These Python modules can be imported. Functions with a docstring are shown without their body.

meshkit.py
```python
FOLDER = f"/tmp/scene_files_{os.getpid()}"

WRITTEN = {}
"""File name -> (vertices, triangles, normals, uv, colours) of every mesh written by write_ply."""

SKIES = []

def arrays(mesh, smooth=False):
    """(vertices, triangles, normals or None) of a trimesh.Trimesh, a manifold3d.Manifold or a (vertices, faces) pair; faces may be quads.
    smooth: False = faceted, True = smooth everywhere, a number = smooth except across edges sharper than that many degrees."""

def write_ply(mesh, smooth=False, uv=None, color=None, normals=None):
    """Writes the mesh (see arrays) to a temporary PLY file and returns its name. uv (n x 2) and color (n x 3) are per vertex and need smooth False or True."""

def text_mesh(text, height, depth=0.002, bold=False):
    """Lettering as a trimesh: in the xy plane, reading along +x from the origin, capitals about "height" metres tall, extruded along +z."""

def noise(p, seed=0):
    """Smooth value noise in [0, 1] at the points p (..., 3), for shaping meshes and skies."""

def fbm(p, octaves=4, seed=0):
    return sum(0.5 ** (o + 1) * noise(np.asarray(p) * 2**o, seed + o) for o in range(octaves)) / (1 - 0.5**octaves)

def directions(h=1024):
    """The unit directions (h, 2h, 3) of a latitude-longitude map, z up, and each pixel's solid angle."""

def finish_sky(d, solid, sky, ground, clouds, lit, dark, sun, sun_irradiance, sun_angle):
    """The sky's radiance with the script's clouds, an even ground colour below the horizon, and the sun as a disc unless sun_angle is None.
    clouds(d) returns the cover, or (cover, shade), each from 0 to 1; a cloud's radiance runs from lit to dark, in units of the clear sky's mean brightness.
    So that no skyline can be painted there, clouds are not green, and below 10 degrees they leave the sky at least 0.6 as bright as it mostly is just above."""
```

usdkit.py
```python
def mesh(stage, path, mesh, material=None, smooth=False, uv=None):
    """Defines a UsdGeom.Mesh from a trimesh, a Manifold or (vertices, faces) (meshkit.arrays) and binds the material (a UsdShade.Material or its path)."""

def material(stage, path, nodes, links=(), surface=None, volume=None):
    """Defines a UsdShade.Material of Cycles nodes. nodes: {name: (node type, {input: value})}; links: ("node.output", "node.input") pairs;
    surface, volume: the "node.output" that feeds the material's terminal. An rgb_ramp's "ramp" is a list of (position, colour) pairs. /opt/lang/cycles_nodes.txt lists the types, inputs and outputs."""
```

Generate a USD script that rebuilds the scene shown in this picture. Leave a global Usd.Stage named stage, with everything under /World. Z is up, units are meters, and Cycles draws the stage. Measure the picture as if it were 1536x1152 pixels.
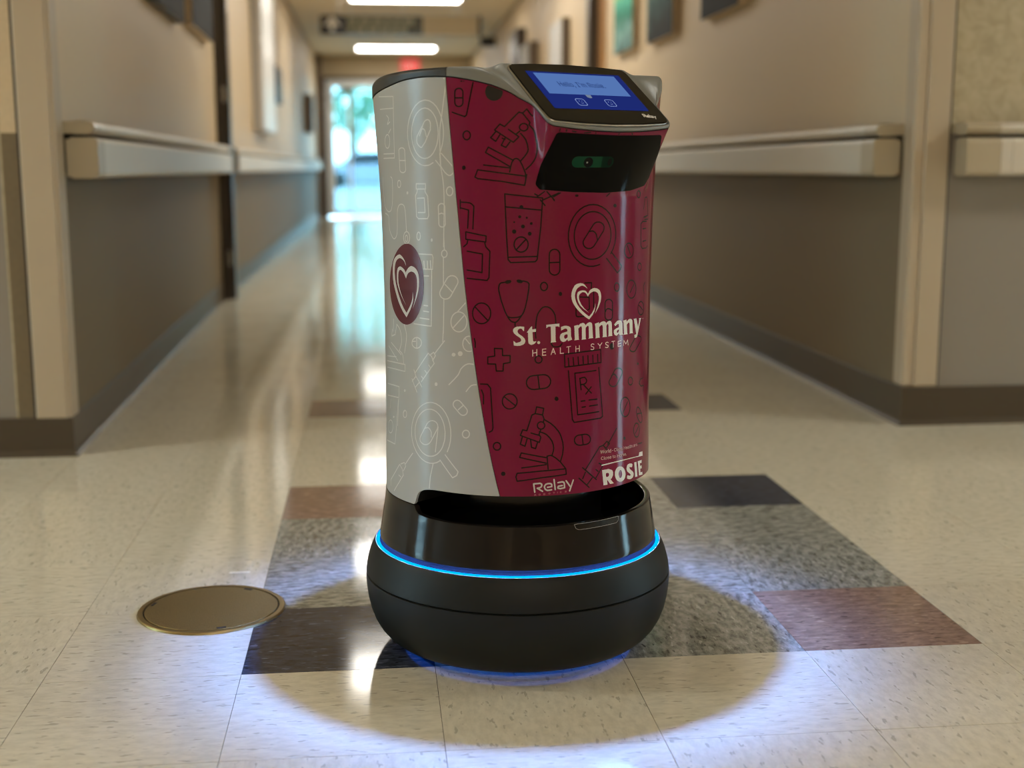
import math, random
import numpy as np
import trimesh
import mapbox_earcut
from scipy.interpolate import PchipInterpolator
from shapely.geometry import Polygon, LineString, box as sbox
from shapely.ops import unary_union
from shapely import affinity
from pxr import Usd, UsdGeom, UsdLux, UsdShade, Gf, Sdf, Vt
import usdkit, meshkit

random.seed(7)
rng = np.random.default_rng(7)
stage = Usd.Stage.CreateInMemory()
UsdGeom.SetStageUpAxis(stage, 'Z')
UsdGeom.SetStageMetersPerUnit(stage, 1.0)
UsdGeom.Xform.Define(stage, '/World')
UsdGeom.Scope.Define(stage, '/World/Looks')

# ---------------------------------------------------------------- camera, sky, sun, exposure
CAM = np.array([0.22154, -1.96529, 0.78554])
yaw, pitch, roll = 0.105331, 0.165640, -0.002023
FPX = 1938.94
fw = np.array([math.sin(yaw) * math.cos(pitch), math.cos(yaw) * math.cos(pitch), -math.sin(pitch)])
rt = np.array([math.cos(yaw), -math.sin(yaw), 0.0])
up = np.cross(rt, fw)
rt, up = math.cos(roll) * rt + math.sin(roll) * up, -math.sin(roll) * rt + math.cos(roll) * up
cam = UsdGeom.Camera.Define(stage, '/World/Camera')
m = Gf.Matrix4d(*rt, 0, *up, 0, *(-fw), 0, *CAM, 1)
UsdGeom.Xformable(cam).AddTransformOp().Set(m)
cam.CreateHorizontalApertureAttr(36.0)
cam.CreateVerticalApertureAttr(27.0)
cam.CreateFocalLengthAttr(36.0 * FPX / 1536)
cam.CreateClippingRangeAttr(Gf.Vec2f(0.05, 2000))
cam.CreateFStopAttr(2.6)
cam.CreateFocusDistanceAttr(2.02)
cam.CreateExposureAttr(1.1)

SKY = 2.6                                     # overcast-bright, bluish daylight outside
sky = UsdLux.DomeLight.Define(stage, '/World/Sky')
sky.CreateIntensityAttr(SKY)
sky.CreateColorAttr(Gf.Vec3f(0.50, 0.82, 1.0))
TROFFER = 9.5                                # radiance of the corridor ceiling lights
DOWNLIGHT = 78.0
LED = 2200.0

# ---------------------------------------------------------------- helpers
used = {}


def numbered(parent, name):
    k = used.get((parent, name), 0)
    used[(parent, name)] = k + 1
    return name if k == 0 else f'{name}_{k:03d}'


def put(prim, label=None, category=None, group=None, kind=None):
    for k, v in (('label', label), ('category', category), ('group', group), ('kind', kind)):
        if v:
            prim.SetCustomDataByKey(k, v)
    return prim


def path_of(parent):
    return '/World' if parent is None else str(parent.GetPath())


def obj(name, mesh, mat, parent=None, smooth=False, label=None, category=None, group=None, kind=None):
    pp = path_of(parent)
    me = usdkit.mesh(stage, f'{pp}/{numbered(pp, name)}', mesh, f'/World/Looks/{mat}', smooth=smooth)
    return put(me.GetPrim(), label, category, group, kind)


def thing(name, loc=(0, 0, 0), rotz=0.0, label=None, category=None, group=None, kind=None):
    x = UsdGeom.Xform.Define(stage, '/World/' + numbered('/World', name))
    x.AddTranslateOp().Set(Gf.Vec3d(*map(float, loc)))
    x.AddRotateZOp().Set(float(rotz))
    return put(x.GetPrim(), label, category, group, kind)


def copy_of(src, loc, rotz, label, group=None):
    r = thing(src.GetName().rstrip('0123456789').rstrip('_'), loc, rotz, label, src.GetCustomDataByKey('category'), group or src.GetCustomDataByKey('group'))
    r.GetReferences().AddInternalReference(src.GetPath())
    r.SetInstanceable(True)
    return r


def cat(*ms):
    return trimesh.util.concatenate(list(ms))


def box(x0, x1, y0, y1, z0, z1, c=0.0):      # a box, its edges chamfered by c
    if c <= 0:
        b = trimesh.creation.box((x1 - x0, y1 - y0, z1 - z0))
        b.apply_translation(((x0 + x1) / 2, (y0 + y1) / 2, (z0 + z1) / 2))
        return b
    p = []
    for sx in (0, 1):
        for sy in (0, 1):
            for sz in (0, 1):
                v = np.array([(x0, x1)[sx], (y0, y1)[sy], (z0, z1)[sz]], float)
                d = np.array([c * (1 - 2 * sx), c * (1 - 2 * sy), c * (1 - 2 * sz)])
                for k in range(3):
                    e = d.copy()
                    e[k] = 0
                    p.append(v + e)
    return trimesh.convex.convex_hull(np.array(p))


def slab(x0, x1, y0, y1, z0, z1, c):         # a tile: chamfered only round its upper face
    v = [(x0, y0, z0), (x1, y0, z0), (x1, y1, z0), (x0, y1, z0), (x0, y0, z1 - c), (x1, y0, z1 - c), (x1, y1, z1 - c), (x0, y1, z1 - c),
         (x0 + c, y0 + c, z1), (x1 - c, y0 + c, z1), (x1 - c, y1 - c, z1), (x0 + c, y1 - c, z1)]
    f = [(3, 2, 1, 0), (8, 9, 10, 11)]
    for k in range(4):
        n = (k + 1) % 4
        f += [(k, n, 4 + n, 4 + k), (4 + k, 4 + n, 8 + n, 8 + k)]
    t = []
    for a, b, c_, d in f:
        t += [(a, b, c_), (a, c_, d)]
    return trimesh.Trimesh(np.array(v, float), np.array(t), process=False)


def lathe(profile, n=192):                   # profile: (r, z) from bottom to top, outside to the right
    pr = np.array(profile, float)
    a = np.linspace(0, 2 * np.pi, n, endpoint=False)
    v = np.stack([pr[:, 0][:, None] * np.cos(a), pr[:, 0][:, None] * np.sin(a), np.repeat(pr[:, 1][:, None], n, 1)], -1).reshape(-1, 3)
    f = []
    i = np.arange(n)
    j = (i + 1) % n
    for k in range(len(pr) - 1):
        f.append(np.stack([k * n + i, k * n + j, (k + 1) * n + j], 1))
        f.append(np.stack([k * n + i, (k + 1) * n + j, (k + 1) * n + i], 1))
    return trimesh.Trimesh(v, np.vstack(f), process=False)


def grid(P, closed=False):                   # a sheet through the points P[i, j]; i to the right, j upwards, seen from outside
    a, b = P.shape[:2]
    i, j = np.meshgrid(np.arange(a if closed else a - 1), np.arange(b - 1), indexing='ij')
    i2 = (i + 1) % a
    q = np.stack([i * b + j, i2 * b + j, i2 * b + j + 1, i * b + j + 1], -1).reshape(-1, 4)
    return trimesh.Trimesh(P.reshape(-1, 3), np.vstack([q[:, [0, 1, 2]], q[:, [0, 2, 3]]]), process=False)


def flat(poly, edge=None):                   # triangulates a shapely polygon; returns (xy, faces)
    vs, fs, n = [], [], 0
    for g in getattr(poly, 'geoms', [poly]):
        if g.is_empty or g.geom_type != 'Polygon' or g.area < 1e-9:
            continue
        v, f = trimesh.creation.triangulate_polygon(g, engine='earcut')
        if edge:
            v3 = np.column_stack([v, np.zeros(len(v))])
            v3, f = trimesh.remesh.subdivide_to_size(v3, f, edge, max_iter=12)
            v = v3[:, :2]
        vs.append(v); fs.append(np.asarray(f) + n); n += len(v)
    if not vs:
        return None
    v, f = np.vstack(vs), np.vstack(fs)
    a, b, c = v[f[:, 0]], v[f[:, 1]], v[f[:, 2]]
    neg = ((b - a)[:, 0] * (c - a)[:, 1] - (b - a)[:, 1] * (c - a)[:, 0]) < 0
    f[neg] = f[neg][:, ::-1]
    return v, f


def extrude(poly, h):
    return cat(*[trimesh.creation.extrude_polygon(g, h, engine='earcut') for g in getattr(poly, 'geoms', [poly])])


def place(mesh, origin, ex, ey, ez):         # puts a mesh's x, y, z along three axes at an origin
    M = np.eye(4)
    M[:3, 0], M[:3, 1], M[:3, 2], M[:3, 3] = ex, ey, ez, origin
    m_ = mesh.copy()
    m_.apply_transform(M)
    return m_


def look(name, nodes, links, surface='p.BSDF'):
    usdkit.material(stage, '/World/Looks/' + name, nodes, links, surface=surface)


def plain(name, col, rough=.5, metal=0.0, bump=0.0, scale=60.0, vary=0.0, **kw):
    nodes = {'p': ('principled_bsdf', {'base_color': col, 'roughness': rough, 'metallic': metal, **kw})}
    links = []
    if bump or vary:
        nodes['g'] = ('geometry', {})
        nodes['n'] = ('noise_texture', {'scale': scale, 'detail': 4.0})
        links.append(('g.position', 'n.vector'))
    if bump:
        nodes['b'] = ('bump', {'strength': bump, 'distance': .002})
        links += [('n.fac', 'b.height'), ('b.normal', 'p.normal')]
    if vary:
        nodes['r'] = ('rgb_ramp', {'ramp': [(.3, tuple(c * (1 - vary) for c in col)), (.7, tuple(min(1, c * (1 + vary)) for c in col))]})
        links += [('n.fac', 'r.fac'), ('r.color', 'p.base_color')]
    look(name, nodes, links)


def glow(name, col, strength):
    look(name, {'e': ('emission', {'color': col, 'strength': strength})}, [], 'e.emission')


# ---------------------------------------------------------------- materials
def vct(name, lo, hi, fleck, swap, pale=None, rough=.085, ior=1.43):   # speckled vinyl floor tile, its chips drawn out along one way
    s = (20.0, 50.0, 30.0) if swap else (50.0, 20.0, 30.0)
    s2 = (34.0, 104.0, 50.0) if swap else (104.0, 34.0, 50.0)
    nodes = {'g': ('geometry', {}), 'm': ('mapping', {'scale': s}), 'm2': ('mapping', {'scale': s2, 'location': (3.1, 1.7, 0)}),
             'n': ('noise_texture', {'scale': 1.6, 'detail': 5.0, 'roughness': .65}), 'r': ('rgb_ramp', {'ramp': [(.36, lo), (.60, hi)]}),
             'n2': ('noise_texture', {'scale': 1.0, 'detail': 2.0}), 'r2': ('rgb_ramp', {'ramp': [(.625, (0, 0, 0)), (.675, (1, 1, 1))]}),
             'x': ('mix_color', {'b': fleck}), 'w': ('noise_texture', {'scale': 2.2, 'detail': 1.0}), 'b': ('bump', {'strength': .035, 'distance': .01}),
             'w2': ('noise_texture', {'scale': 5.0, 'detail': 3.0}), 'rr': ('map_range', {'from_min': .3, 'from_max': .7, 'to_min': rough * .7, 'to_max': rough * 1.4}),
             'p': ('principled_bsdf', {'ior': ior})}
    links = [('g.position', 'm.vector'), ('m.vector', 'n.vector'), ('n.fac', 'r.fac'), ('g.position', 'm2.vector'), ('m2.vector', 'n2.vector'), ('n2.fac', 'r2.fac'),
             ('r.color', 'x.a'), ('r2.color', 'x.fac'), ('g.position', 'w.vector'), ('w.fac', 'b.height'), ('b.normal', 'p.normal'), ('g.position', 'w2.vector'), ('w2.fac', 'rr.value'), ('rr.result', 'p.roughness')]
    if pale:
        nodes['r3'] = ('rgb_ramp', {'ramp': [(.32, (1, 1, 1)), (.37, (0, 0, 0))]})
        nodes['x2'] = ('mix_color', {'b': pale})
        links += [('n2.fac', 'r3.fac'), ('x.result', 'x2.a'), ('r3.color', 'x2.fac'), ('x2.result', 'p.base_color')]
    else:
        links += [('x.result', 'p.base_color')]
    look(name, nodes, links)


for sw in (0, 1):
    vct(f'cream_tile_{sw}', (.585, .54, .415), (.685, .635, .495), (.45, .415, .32), sw)
    vct(f'grey_tile_{sw}', (.125, .128, .106), (.36, .36, .31), (.085, .085, .07), sw, (.44, .44, .39))
    vct(f'black_tile_{sw}', (.024, .028, .040), (.052, .060, .084), (.012, .012, .014), sw, (.11, .12, .16), ior=1.33)
    vct(f'brown_tile_{sw}', (.20, .125, .090), (.33, .215, .160), (.13, .08, .06), sw, (.42, .29, .22))
plain('subfloor', (.06, .055, .045), .8)
plain('wall_upper', (.585, .455, .285), .5, bump=.15, scale=130, vary=.05)
plain('wall_lower', (.175, .132, .076), .58, ior=1.35, bump=.15, scale=130, vary=.06)
look('wallpaper', {'g': ('geometry', {}), 'n': ('noise_texture', {'scale': 26.0, 'detail': 5.0, 'roughness': .6, 'distortion': 1.2}), 'r': ('rgb_ramp', {'ramp': [(.35, (.375, .31, .185)), (.62, (.47, .395, .25))]}),
                   'b': ('bump', {'strength': .2, 'distance': .002}), 'p': ('principled_bsdf', {'roughness': .55})},
     [('g.position', 'n.vector'), ('n.fac', 'r.fac'), ('r.color', 'p.base_color'), ('n.fac', 'b.height'), ('b.normal', 'p.normal')])
plain('wainscot', (.255, .22, .178), .5, bump=.1, scale=220, vary=.03)
plain('corner_trim', (.46, .37, .255), .45)
plain('baseboard', (.078, .058, .036), .42, ior=1.32)
plain('bumper', (.60, .54, .44), .42, ior=1.38, bump=.08, scale=90)
plain('end_cap', (.43, .355, .24), .38)
plain('ceiling_tile', (.70, .585, .40), .8, bump=.3, scale=180, vary=.04)
plain('ceiling_grid', (.66, .60, .48), .6)
plain('soffit', (.40, .31, .19), .6)
plain('bronze', (.045, .032, .021), .35)
plain('wood', (.34, .17, .055), .4, vary=.2, scale=14)
plain('brown_frame', (.11, .075, .045), .45)
plain('white_metal', (.72, .72, .70), .35)
plain('grey_plastic', (.42, .40, .37), .45)
plain('dark_plastic', (.020, .020, .021), .4)
plain('steel', (.55, .54, .52), .3, 1.0)
plain('brass', (.25, .178, .068), .5, 1.0, bump=.25, scale=420, vary=.16)
plain('brass_rim', (.32, .23, .095), .4, 1.0)
plain('dark_gap', (.012, .010, .008), .7)
plain('scuff', (.80, .78, .68), .5)
plain('pale_wood', (.58, .46, .32), .5)
plain('sign_black', (.012, .012, .013), .22)
plain('sign_white', (.80, .80, .77), .5)
plain('sign_olive', (.060, .062, .026), .4)
plain('sign_glare_beige', (.50, .42, .28), .5)
plain('sign_pale', (.32, .32, .22), .4)
plain('exit_red', (.62, .05, .055), .5, emission_color=(.9, .06, .07), emission_strength=.35)
plain('exit_white', (.85, .80, .76), .5)
# robot
plain('robot_black', (.0098, .0112, .0092), .48, bump=.12, scale=900, ior=1.33)
plain('robot_gloss', (.0125, .0108, .0098), .11, bump=.02, scale=30, ior=1.36)
plain('bay_black', (.004, .004, .004), .16)
plain('seam_black', (.004, .004, .004), .6)
plain('wrap_red', (.200, .0055, .0400), .12, ior=1.38)
plain('wrap_white', (.425, .425, .395), .25, bump=.015, scale=40, ior=1.42)
plain('print_dark', (.012, .005, .005), .2, ior=1.36)
plain('print_spot', (.024, .021, .018), .3, ior=1.36)
plain('print_pale', (.66, .66, .61), .25)
plain('print_white', (.80, .77, .73), .3)
plain('print_pink', (.86, .62, .62), .3)
plain('print_grey', (.62, .56, .54), .3)
plain('print_rose', (.40, .10, .14), .3)
plain('roundel_red', (.105, .007, .016), .25)
plain('roundel_grey', (.60, .57, .53), .3)
plain('cap_front', (.20, .205, .185), .42, .1, bump=.06, scale=700)
plain('cap_rear', (.026, .026, .022), .42, bump=.1, scale=900)
plain('bezel', (.50, .50, .48), .22, 1.0)
plain('screen_glass', (.004, .004, .0045), .07, ior=1.32)
plain('visor_glass', (.0015, .0015, .0015), .05, ior=1.2)
plain('sensor_green', (.004, .030, .012), .3, ior=1.2, emission_color=(.01, .16, .06), emission_strength=.035)
plain('sensor_deep', (.003, .014, .007), .3, ior=1.15, emission_color=(.01, .12, .05), emission_strength=.012)
plain('lens_black', (.002, .002, .003), .1, ior=1.25)
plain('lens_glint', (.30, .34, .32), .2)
glow('display_blue', (.030, .056, .40), .19)
glow('display_card', (.125, .25, .63), .33)
glow('display_ink', (.030, .075, .30), .25)
glow('display_icon', (.34, .46, .88), .34)
glow('display_glare', (.24, .30, .42), .33)
glow('led_strip', (0.0, .27, 1.0), 1.05)
glow('led_hidden', (.17, .35, 1.0), LED)
glow('led_under', (0.0, .11, .80), .55)
look('led_channel', {'d': ('diffuse_bsdf', {'color': (.0005, .0006, .0010)})}, [], 'd.BSDF')
glow('lamp_lens', (1.0, .95, .86), TROFFER)
glow('lamp_down', (1.0, .98, .90), DOWNLIGHT)
plain('lamp_off', (.62, .66, .72), .25)
glow('lamp_rear', (1.0, .97, .90), 16.0)
# outside
plain('pavement', (.30, .31, .34), .8, vary=.1, scale=1.2)
plain('car_paint', (.30, .31, .38), .25, .3)
plain('car_glass', (.02, .025, .03), .1)
plain('tyre', (.02, .02, .02), .7)
plain('bark', (.16, .11, .07), .8)
look('leaf', {'o': ('geometry', {}), 'r': ('rgb_ramp', {'ramp': [(0, (.30, .50, .36)), (1, (.62, .80, .62))]}), 'd': ('diffuse_bsdf', {}), 't': ('translucent_bsdf', {}), 'x': ('mix_closure', {'fac': .4})},
     [('o.random_per_island', 'r.fac'), ('r.color', 'd.color'), ('r.color', 't.color'), ('d.BSDF', 'x.closure1'), ('t.BSDF', 'x.closure2')], 'x.closure')
look('tinted_pane', {'t': ('transparent_bsdf', {'color': (.46, .56, .58)}), 'g': ('glossy_bsdf', {'roughness': .02}), 'f': ('fresnel', {'IOR': 1.5}), 'x': ('mix_closure', {})},  # glass tint added to cool and dim the daylight through the doors
     [('f.fac', 'x.fac'), ('t.BSDF', 'x.closure1'), ('g.BSDF', 'x.closure2')], 'x.closure')
look('pane', {'t': ('transparent_bsdf', {'color': (.93, .97, .97)}), 'g': ('glossy_bsdf', {'roughness': .02}), 'f': ('fresnel', {'IOR': 1.5}), 'x': ('mix_closure', {})},
     [('f.fac', 'x.fac'), ('t.BSDF', 'x.closure1'), ('g.BSDF', 'x.closure2')], 'x.closure')
for nm_, sh_ in (('picture', 0.0), ('picture_teal', .36), ('picture_mid', .16)):
    look(nm_, {'g': ('texture_coordinate', {}), 's': ('separate_xyz', {}), 'n': ('noise_texture', {'scale': 7.0, 'detail': 4.0}), 'a': ('math', {'math_type': 'multiply_add', 'value2': .35, 'value3': sh_}), 'z': ('math', {'math_type': 'add'}),
                     'r': ('rgb_ramp', {'ramp': [(.15, (.025, .025, .024)), (.38, (.030, .032, .032)), (.52, (.05, .10, .095)), (.62, (.20, .36, .33)), (.72, (.03, .16, .11)), (.85, (.10, .42, .30)), (.97, (.35, .50, .12))]}), 'p': ('principled_bsdf', {'roughness': .75, 'ior': 1.25})},
         [('g.object', 's.vector'), ('g.object', 'n.vector'), ('n.fac', 'a.value1'), ('s.z', 'z.value1'), ('a.value', 'z.value2'), ('z.value', 'r.fac'), ('r.color', 'p.base_color')])
# ---------------------------------------------------------------- the robot's outer surface (local frame: front is -y)
YAW, RX, RY = 29.65, 0.452, 0.130            # where the robot stands and which way it faces
UR = 0.217                                   # u (metres along the wrap) = angle * UR
_zk = np.array([.24, .30, .40, .57, .70, .775, .86, .92, .95])
_rk = np.array([.2186, .2182, .2165, .2160, .2180, .2208, .2255, .2285, .2290])
R0 = PchipInterpolator(_zk, _rk)
TILT = math.radians(37.8)


def plane_z(a):                              # height of the tilted screen plane at distance a in front of the axis
    return .934 - (a - .128) * math.tan(TILT)


def _nose_outline():
    s = np.linspace(-.1155, .1155, 41)
    front = np.stack([s, .2462 - .72 * s * s], 1)
    g = Polygon(np.vstack([[[-.1155, 0]], front, [[.1155, 0]]])).buffer(-.012).buffer(.012, quad_segs=24)
    psi = np.linspace(-90, 90, 1441)
    out = []
    for p in np.radians(psi):
        hit = g.exterior.intersection(LineString([(0, 0.03), (0.4 * math.sin(p), .03 + .4 * math.cos(p))]))
        q = np.array([h.coords[0] for h in getattr(hit, 'geoms', [hit]) if not h.is_empty])
        out.append(q[np.argmax(q[:, 1])] if len(q) else (0, 0))
    out = np.array(out)
    ang, rad = np.degrees(np.arctan2(out[:, 0], out[:, 1])), np.hypot(out[:, 0], out[:, 1])
    k = (rad > .12) & (np.abs(ang) < 60)
    o = np.argsort(ang[k])
    return ang[k][o], rad[k][o]


_na, _nr = _nose_outline()
_pr = np.linspace(-180, 180, 2881)
_rb = .2283
_nn = np.interp(_pr, _na, _nr, left=0, right=0)
_d = _nn - _rb
_rr = np.where(np.abs(_pr) < 60, (_nn + _rb + np.sqrt(_d * _d + .010 ** 2)) / 2 - .0004, _rb)
_rr = np.where(np.abs(_pr) < 60, np.maximum(_rr, _rb), _rb)
_w = np.clip((np.abs(_pr) - 36) / 16, 0, 1)
_rr = _rr * (1 - _w) + _rb * _w


def R_rim(psi):
    return np.interp(psi, _pr, _rr)


_tp = np.array([0, 40, 46, 54, 63, 72, 80, 95, 120, 150, 180.])
_tz = np.array([.895, .896, .9025, .910, .9150, .9158, .9142, .9055, .8925, .882, .879])
_tb = PchipInterpolator(_tp, _tz)


def z_rim(psi):                              # upper edge of the red and white shells
    p = np.abs(psi)
    a = R_rim(psi) * np.cos(np.radians(p))
    lip = plane_z(a) - .0052
    base = _tb(p)
    w = np.clip((p - 34) / 14, 0, 1)
    w = w * w * (3 - 2 * w)
    return lip * (1 - w) + base * w


def r_surf(psi, z):
    base = R0(np.clip(z, .24, .95))
    zr, rr = z_rim(psi), R_rim(psi)
    z0 = .742
    t = np.clip((z - z0) / (zr - z0), 0, 1.05)
    g = 1.10 * t * t / (t + .10)
    return base + np.maximum(rr - R0(zr), 0) * g + np.where(np.abs(psi) < 60, 0, 0)


_sz = np.array([.25, .298, .3634, .484, .642, .914, .93])
_sp = np.array([39.5, 42.9, 46.9, 52.4, 57.6, 62.6, 62.8])
SEAM = PchipInterpolator(_sz, _sp)           # half angle of the red front panel at height z


def on_body(u, z, off=0.0):                  # (u, z) on the wrap -> local x, y, z
    psi = np.degrees(u / UR)
    r = r_surf(psi, z) + off
    p = np.radians(psi)
    return np.stack([r * np.sin(p), -r * np.cos(p), z], -1)


def screen_pt(s, d, h=0.0):                  # a point of the screen: s to the right, d down the slope, h off the glass
    ct, st = math.cos(TILT), math.sin(TILT)
    return np.stack([s, -(.128 + d * ct + h * st), .934 - d * st + h * ct], -1)
# ---------------------------------------------------------------- the corridor
T = .3048
XR, CEIL, YEND = 1.829, 2.56, 19.40
LW = [(-.622, 1.66), (-.697, 6.02), (-.66, YEND)]      # the left wall's face bends a little at the door frame


def left_x(y):
    return float(np.interp(y, [p[1] for p in LW], [p[0] for p in LW]))


# floor tiles, each a piece of its own as far as they can be told apart
floor = UsdGeom.Xform.Define(stage, '/World/floor').GetPrim()
put(floor, kind='structure')
ACCENT = {(0, 0): 'black', (3, 0): 'brown', (0, 3): 'brown', (3, 3): 'black', (0, 7): 'brown', (3, 7): 'black'}
for i_ in range(4):
    for j_ in range(4):
        ACCENT.setdefault((i_, j_), 'grey')


def tile_mesh(i, j, g=.0004):
    return slab(i * T + g, (i + 1) * T - g, j * T + g, (j + 1) * T - g, -.004, 0, .0001)


near = {(i, j) for i in range(-4, 9) for j in range(-3, 6)} | {(i, j) for i in range(-3, 6) for j in range(6, 16)}
for (i, j) in sorted(near):
    kind_ = ACCENT.get((i, j), 'cream')
    sw = (i + j + (1 if (i * 7 + j * 3) % 5 == 0 else 0)) % 2
    obj('tile', tile_mesh(i, j), f'{kind_}_tile_{sw}', floor)
far = [(i, j) for i in range(-3, 6) for j in range(16, 64)] + [(i, j) for i in range(-20, 25) for j in range(-3, 6) if (i, j) not in near] + [(i, j) for i in range(-3, 6) for j in range(-26, -3)]
for sw in (0, 1):
    ms = [tile_mesh(i, j) for (i, j) in far if (i + j) % 2 == sw]
    obj('far_tiles', cat(*ms), f'cream_tile_{sw}', floor, kind='stuff')
obj('subfloor', cat(box(-1.0, 1.9, 1.5, YEND + .05, -.08, -.0042), box(-6.2, 7.7, -1.0, 1.9, -.08, -.0042), box(-1.0, 1.9, -8, -1.0, -.08, -.0042)), 'subfloor', floor)
v = trimesh.creation.cylinder(.0018, .04, sections=10)
v.apply_transform(trimesh.transformations.rotation_matrix(math.pi / 2, (0, 1, 0)))
v.apply_scale((1, 2.4, .3))
v.apply_translation((-.055, .53, .0003))
obj('scuff', v, 'scuff', floor)


def wall_run(name, pts, z0, z1, mat, th, parent, side):       # a wall along a polyline, its face on the line and its body to one side
    ms = []
    for (a, b) in zip(pts[:-1], pts[1:]):
        a, b = np.array(a, float), np.array(b, float)
        d = (b - a) / np.linalg.norm(b - a)
        n = np.array([-d[1], d[0]]) * side
        q = [a, b, b + n * th, a + n * th]
        ms.append(extrude(Polygon(q), z1 - z0))
    mm = cat(*ms)
    mm.apply_translation((0, 0, z0))
    return obj(name, mm, mat, parent)


RAILZ = .88
wl = put(UsdGeom.Xform.Define(stage, '/World/wall_left').GetPrim(), kind='structure')
wlf = put(UsdGeom.Xform.Define(stage, '/World/wall_left_far').GetPrim(), kind='structure')
for e_, ln in ((wl, LW[:2]), (wlf, LW[1:])):
    wall_run('lower_wall', ln, 0, RAILZ, 'wall_lower', .14, e_, 1)
    wall_run('upper_wall', ln, RAILZ, CEIL, 'wall_upper', .14, e_, 1)
wr = put(UsdGeom.Xform.Define(stage, '/World/wall_right').GetPrim(), kind='structure')
RW = [(XR, 1.81), (XR, YEND)]
wall_run('lower_wall', RW, 0, RAILZ, 'wall_lower', .14, wr, -1)
wall_run('upper_wall', RW, RAILZ, CEIL, 'wall_upper', .14, wr, -1)
# the two short walls that face us, papered above a grey wainscot
wf = put(UsdGeom.Xform.Define(stage, '/World/wall_front_left').GetPrim(), kind='structure')
obj('wainscot', box(-6.1, -.7635, 1.66, 1.78, 0, .884), 'wainscot', wf)
obj('wallpaper', box(-6.1, -.7635, 1.6605, 1.78, .884, CEIL), 'wallpaper', wf)
wf2 = put(UsdGeom.Xform.Define(stage, '/World/wall_front_right').GetPrim(), kind='structure')
obj('wainscot', box(XR + .141, 7.6, 1.81, 1.93, 0, .885), 'wainscot', wf2)
obj('wallpaper', box(XR + .141, 7.6, 1.8105, 1.93, .885, CEIL), 'wallpaper', wf2)
# corner trims
t1 = put(UsdGeom.Xform.Define(stage, '/World/trim_1').GetPrim(), label='beige corner post at the left end wall', kind='structure')
obj('corner_post', cat(box(-.7135, -.628, 1.648, 1.70, .105, CEIL, .004), box(-.640, -.6175, 1.653, 1.735, .105, CEIL, .004)), 'corner_trim', t1)
obj('joint', box(-.7205, -.7140, 1.656, 1.70, .105, CEIL), 'dark_gap', t1)
obj('backing', box(-.768, -.7205, 1.6595, 1.72, .0, CEIL), 'wallpaper', t1)
t2 = put(UsdGeom.Xform.Define(stage, '/World/trim_2').GetPrim(), label='beige corner post at the right end wall', kind='structure')
obj('corner_post', cat(box(XR + .030, XR + .1055, 1.798, 1.85, .12, CEIL, .004), box(XR - .006, XR + .033, 1.803, 1.875, .12, CEIL, .006)), 'corner_trim', t2)
obj('joint', box(XR + .106, XR + .112, 1.806, 1.85, .12, CEIL), 'dark_gap', t2)
obj('backing', box(XR + .112, XR + .142, 1.8095, 1.86, 0, .885), 'wainscot', t2)
obj('backing', box(XR + .112, XR + .142, 1.8095, 1.86, .885, CEIL), 'wallpaper', t2)


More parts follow.
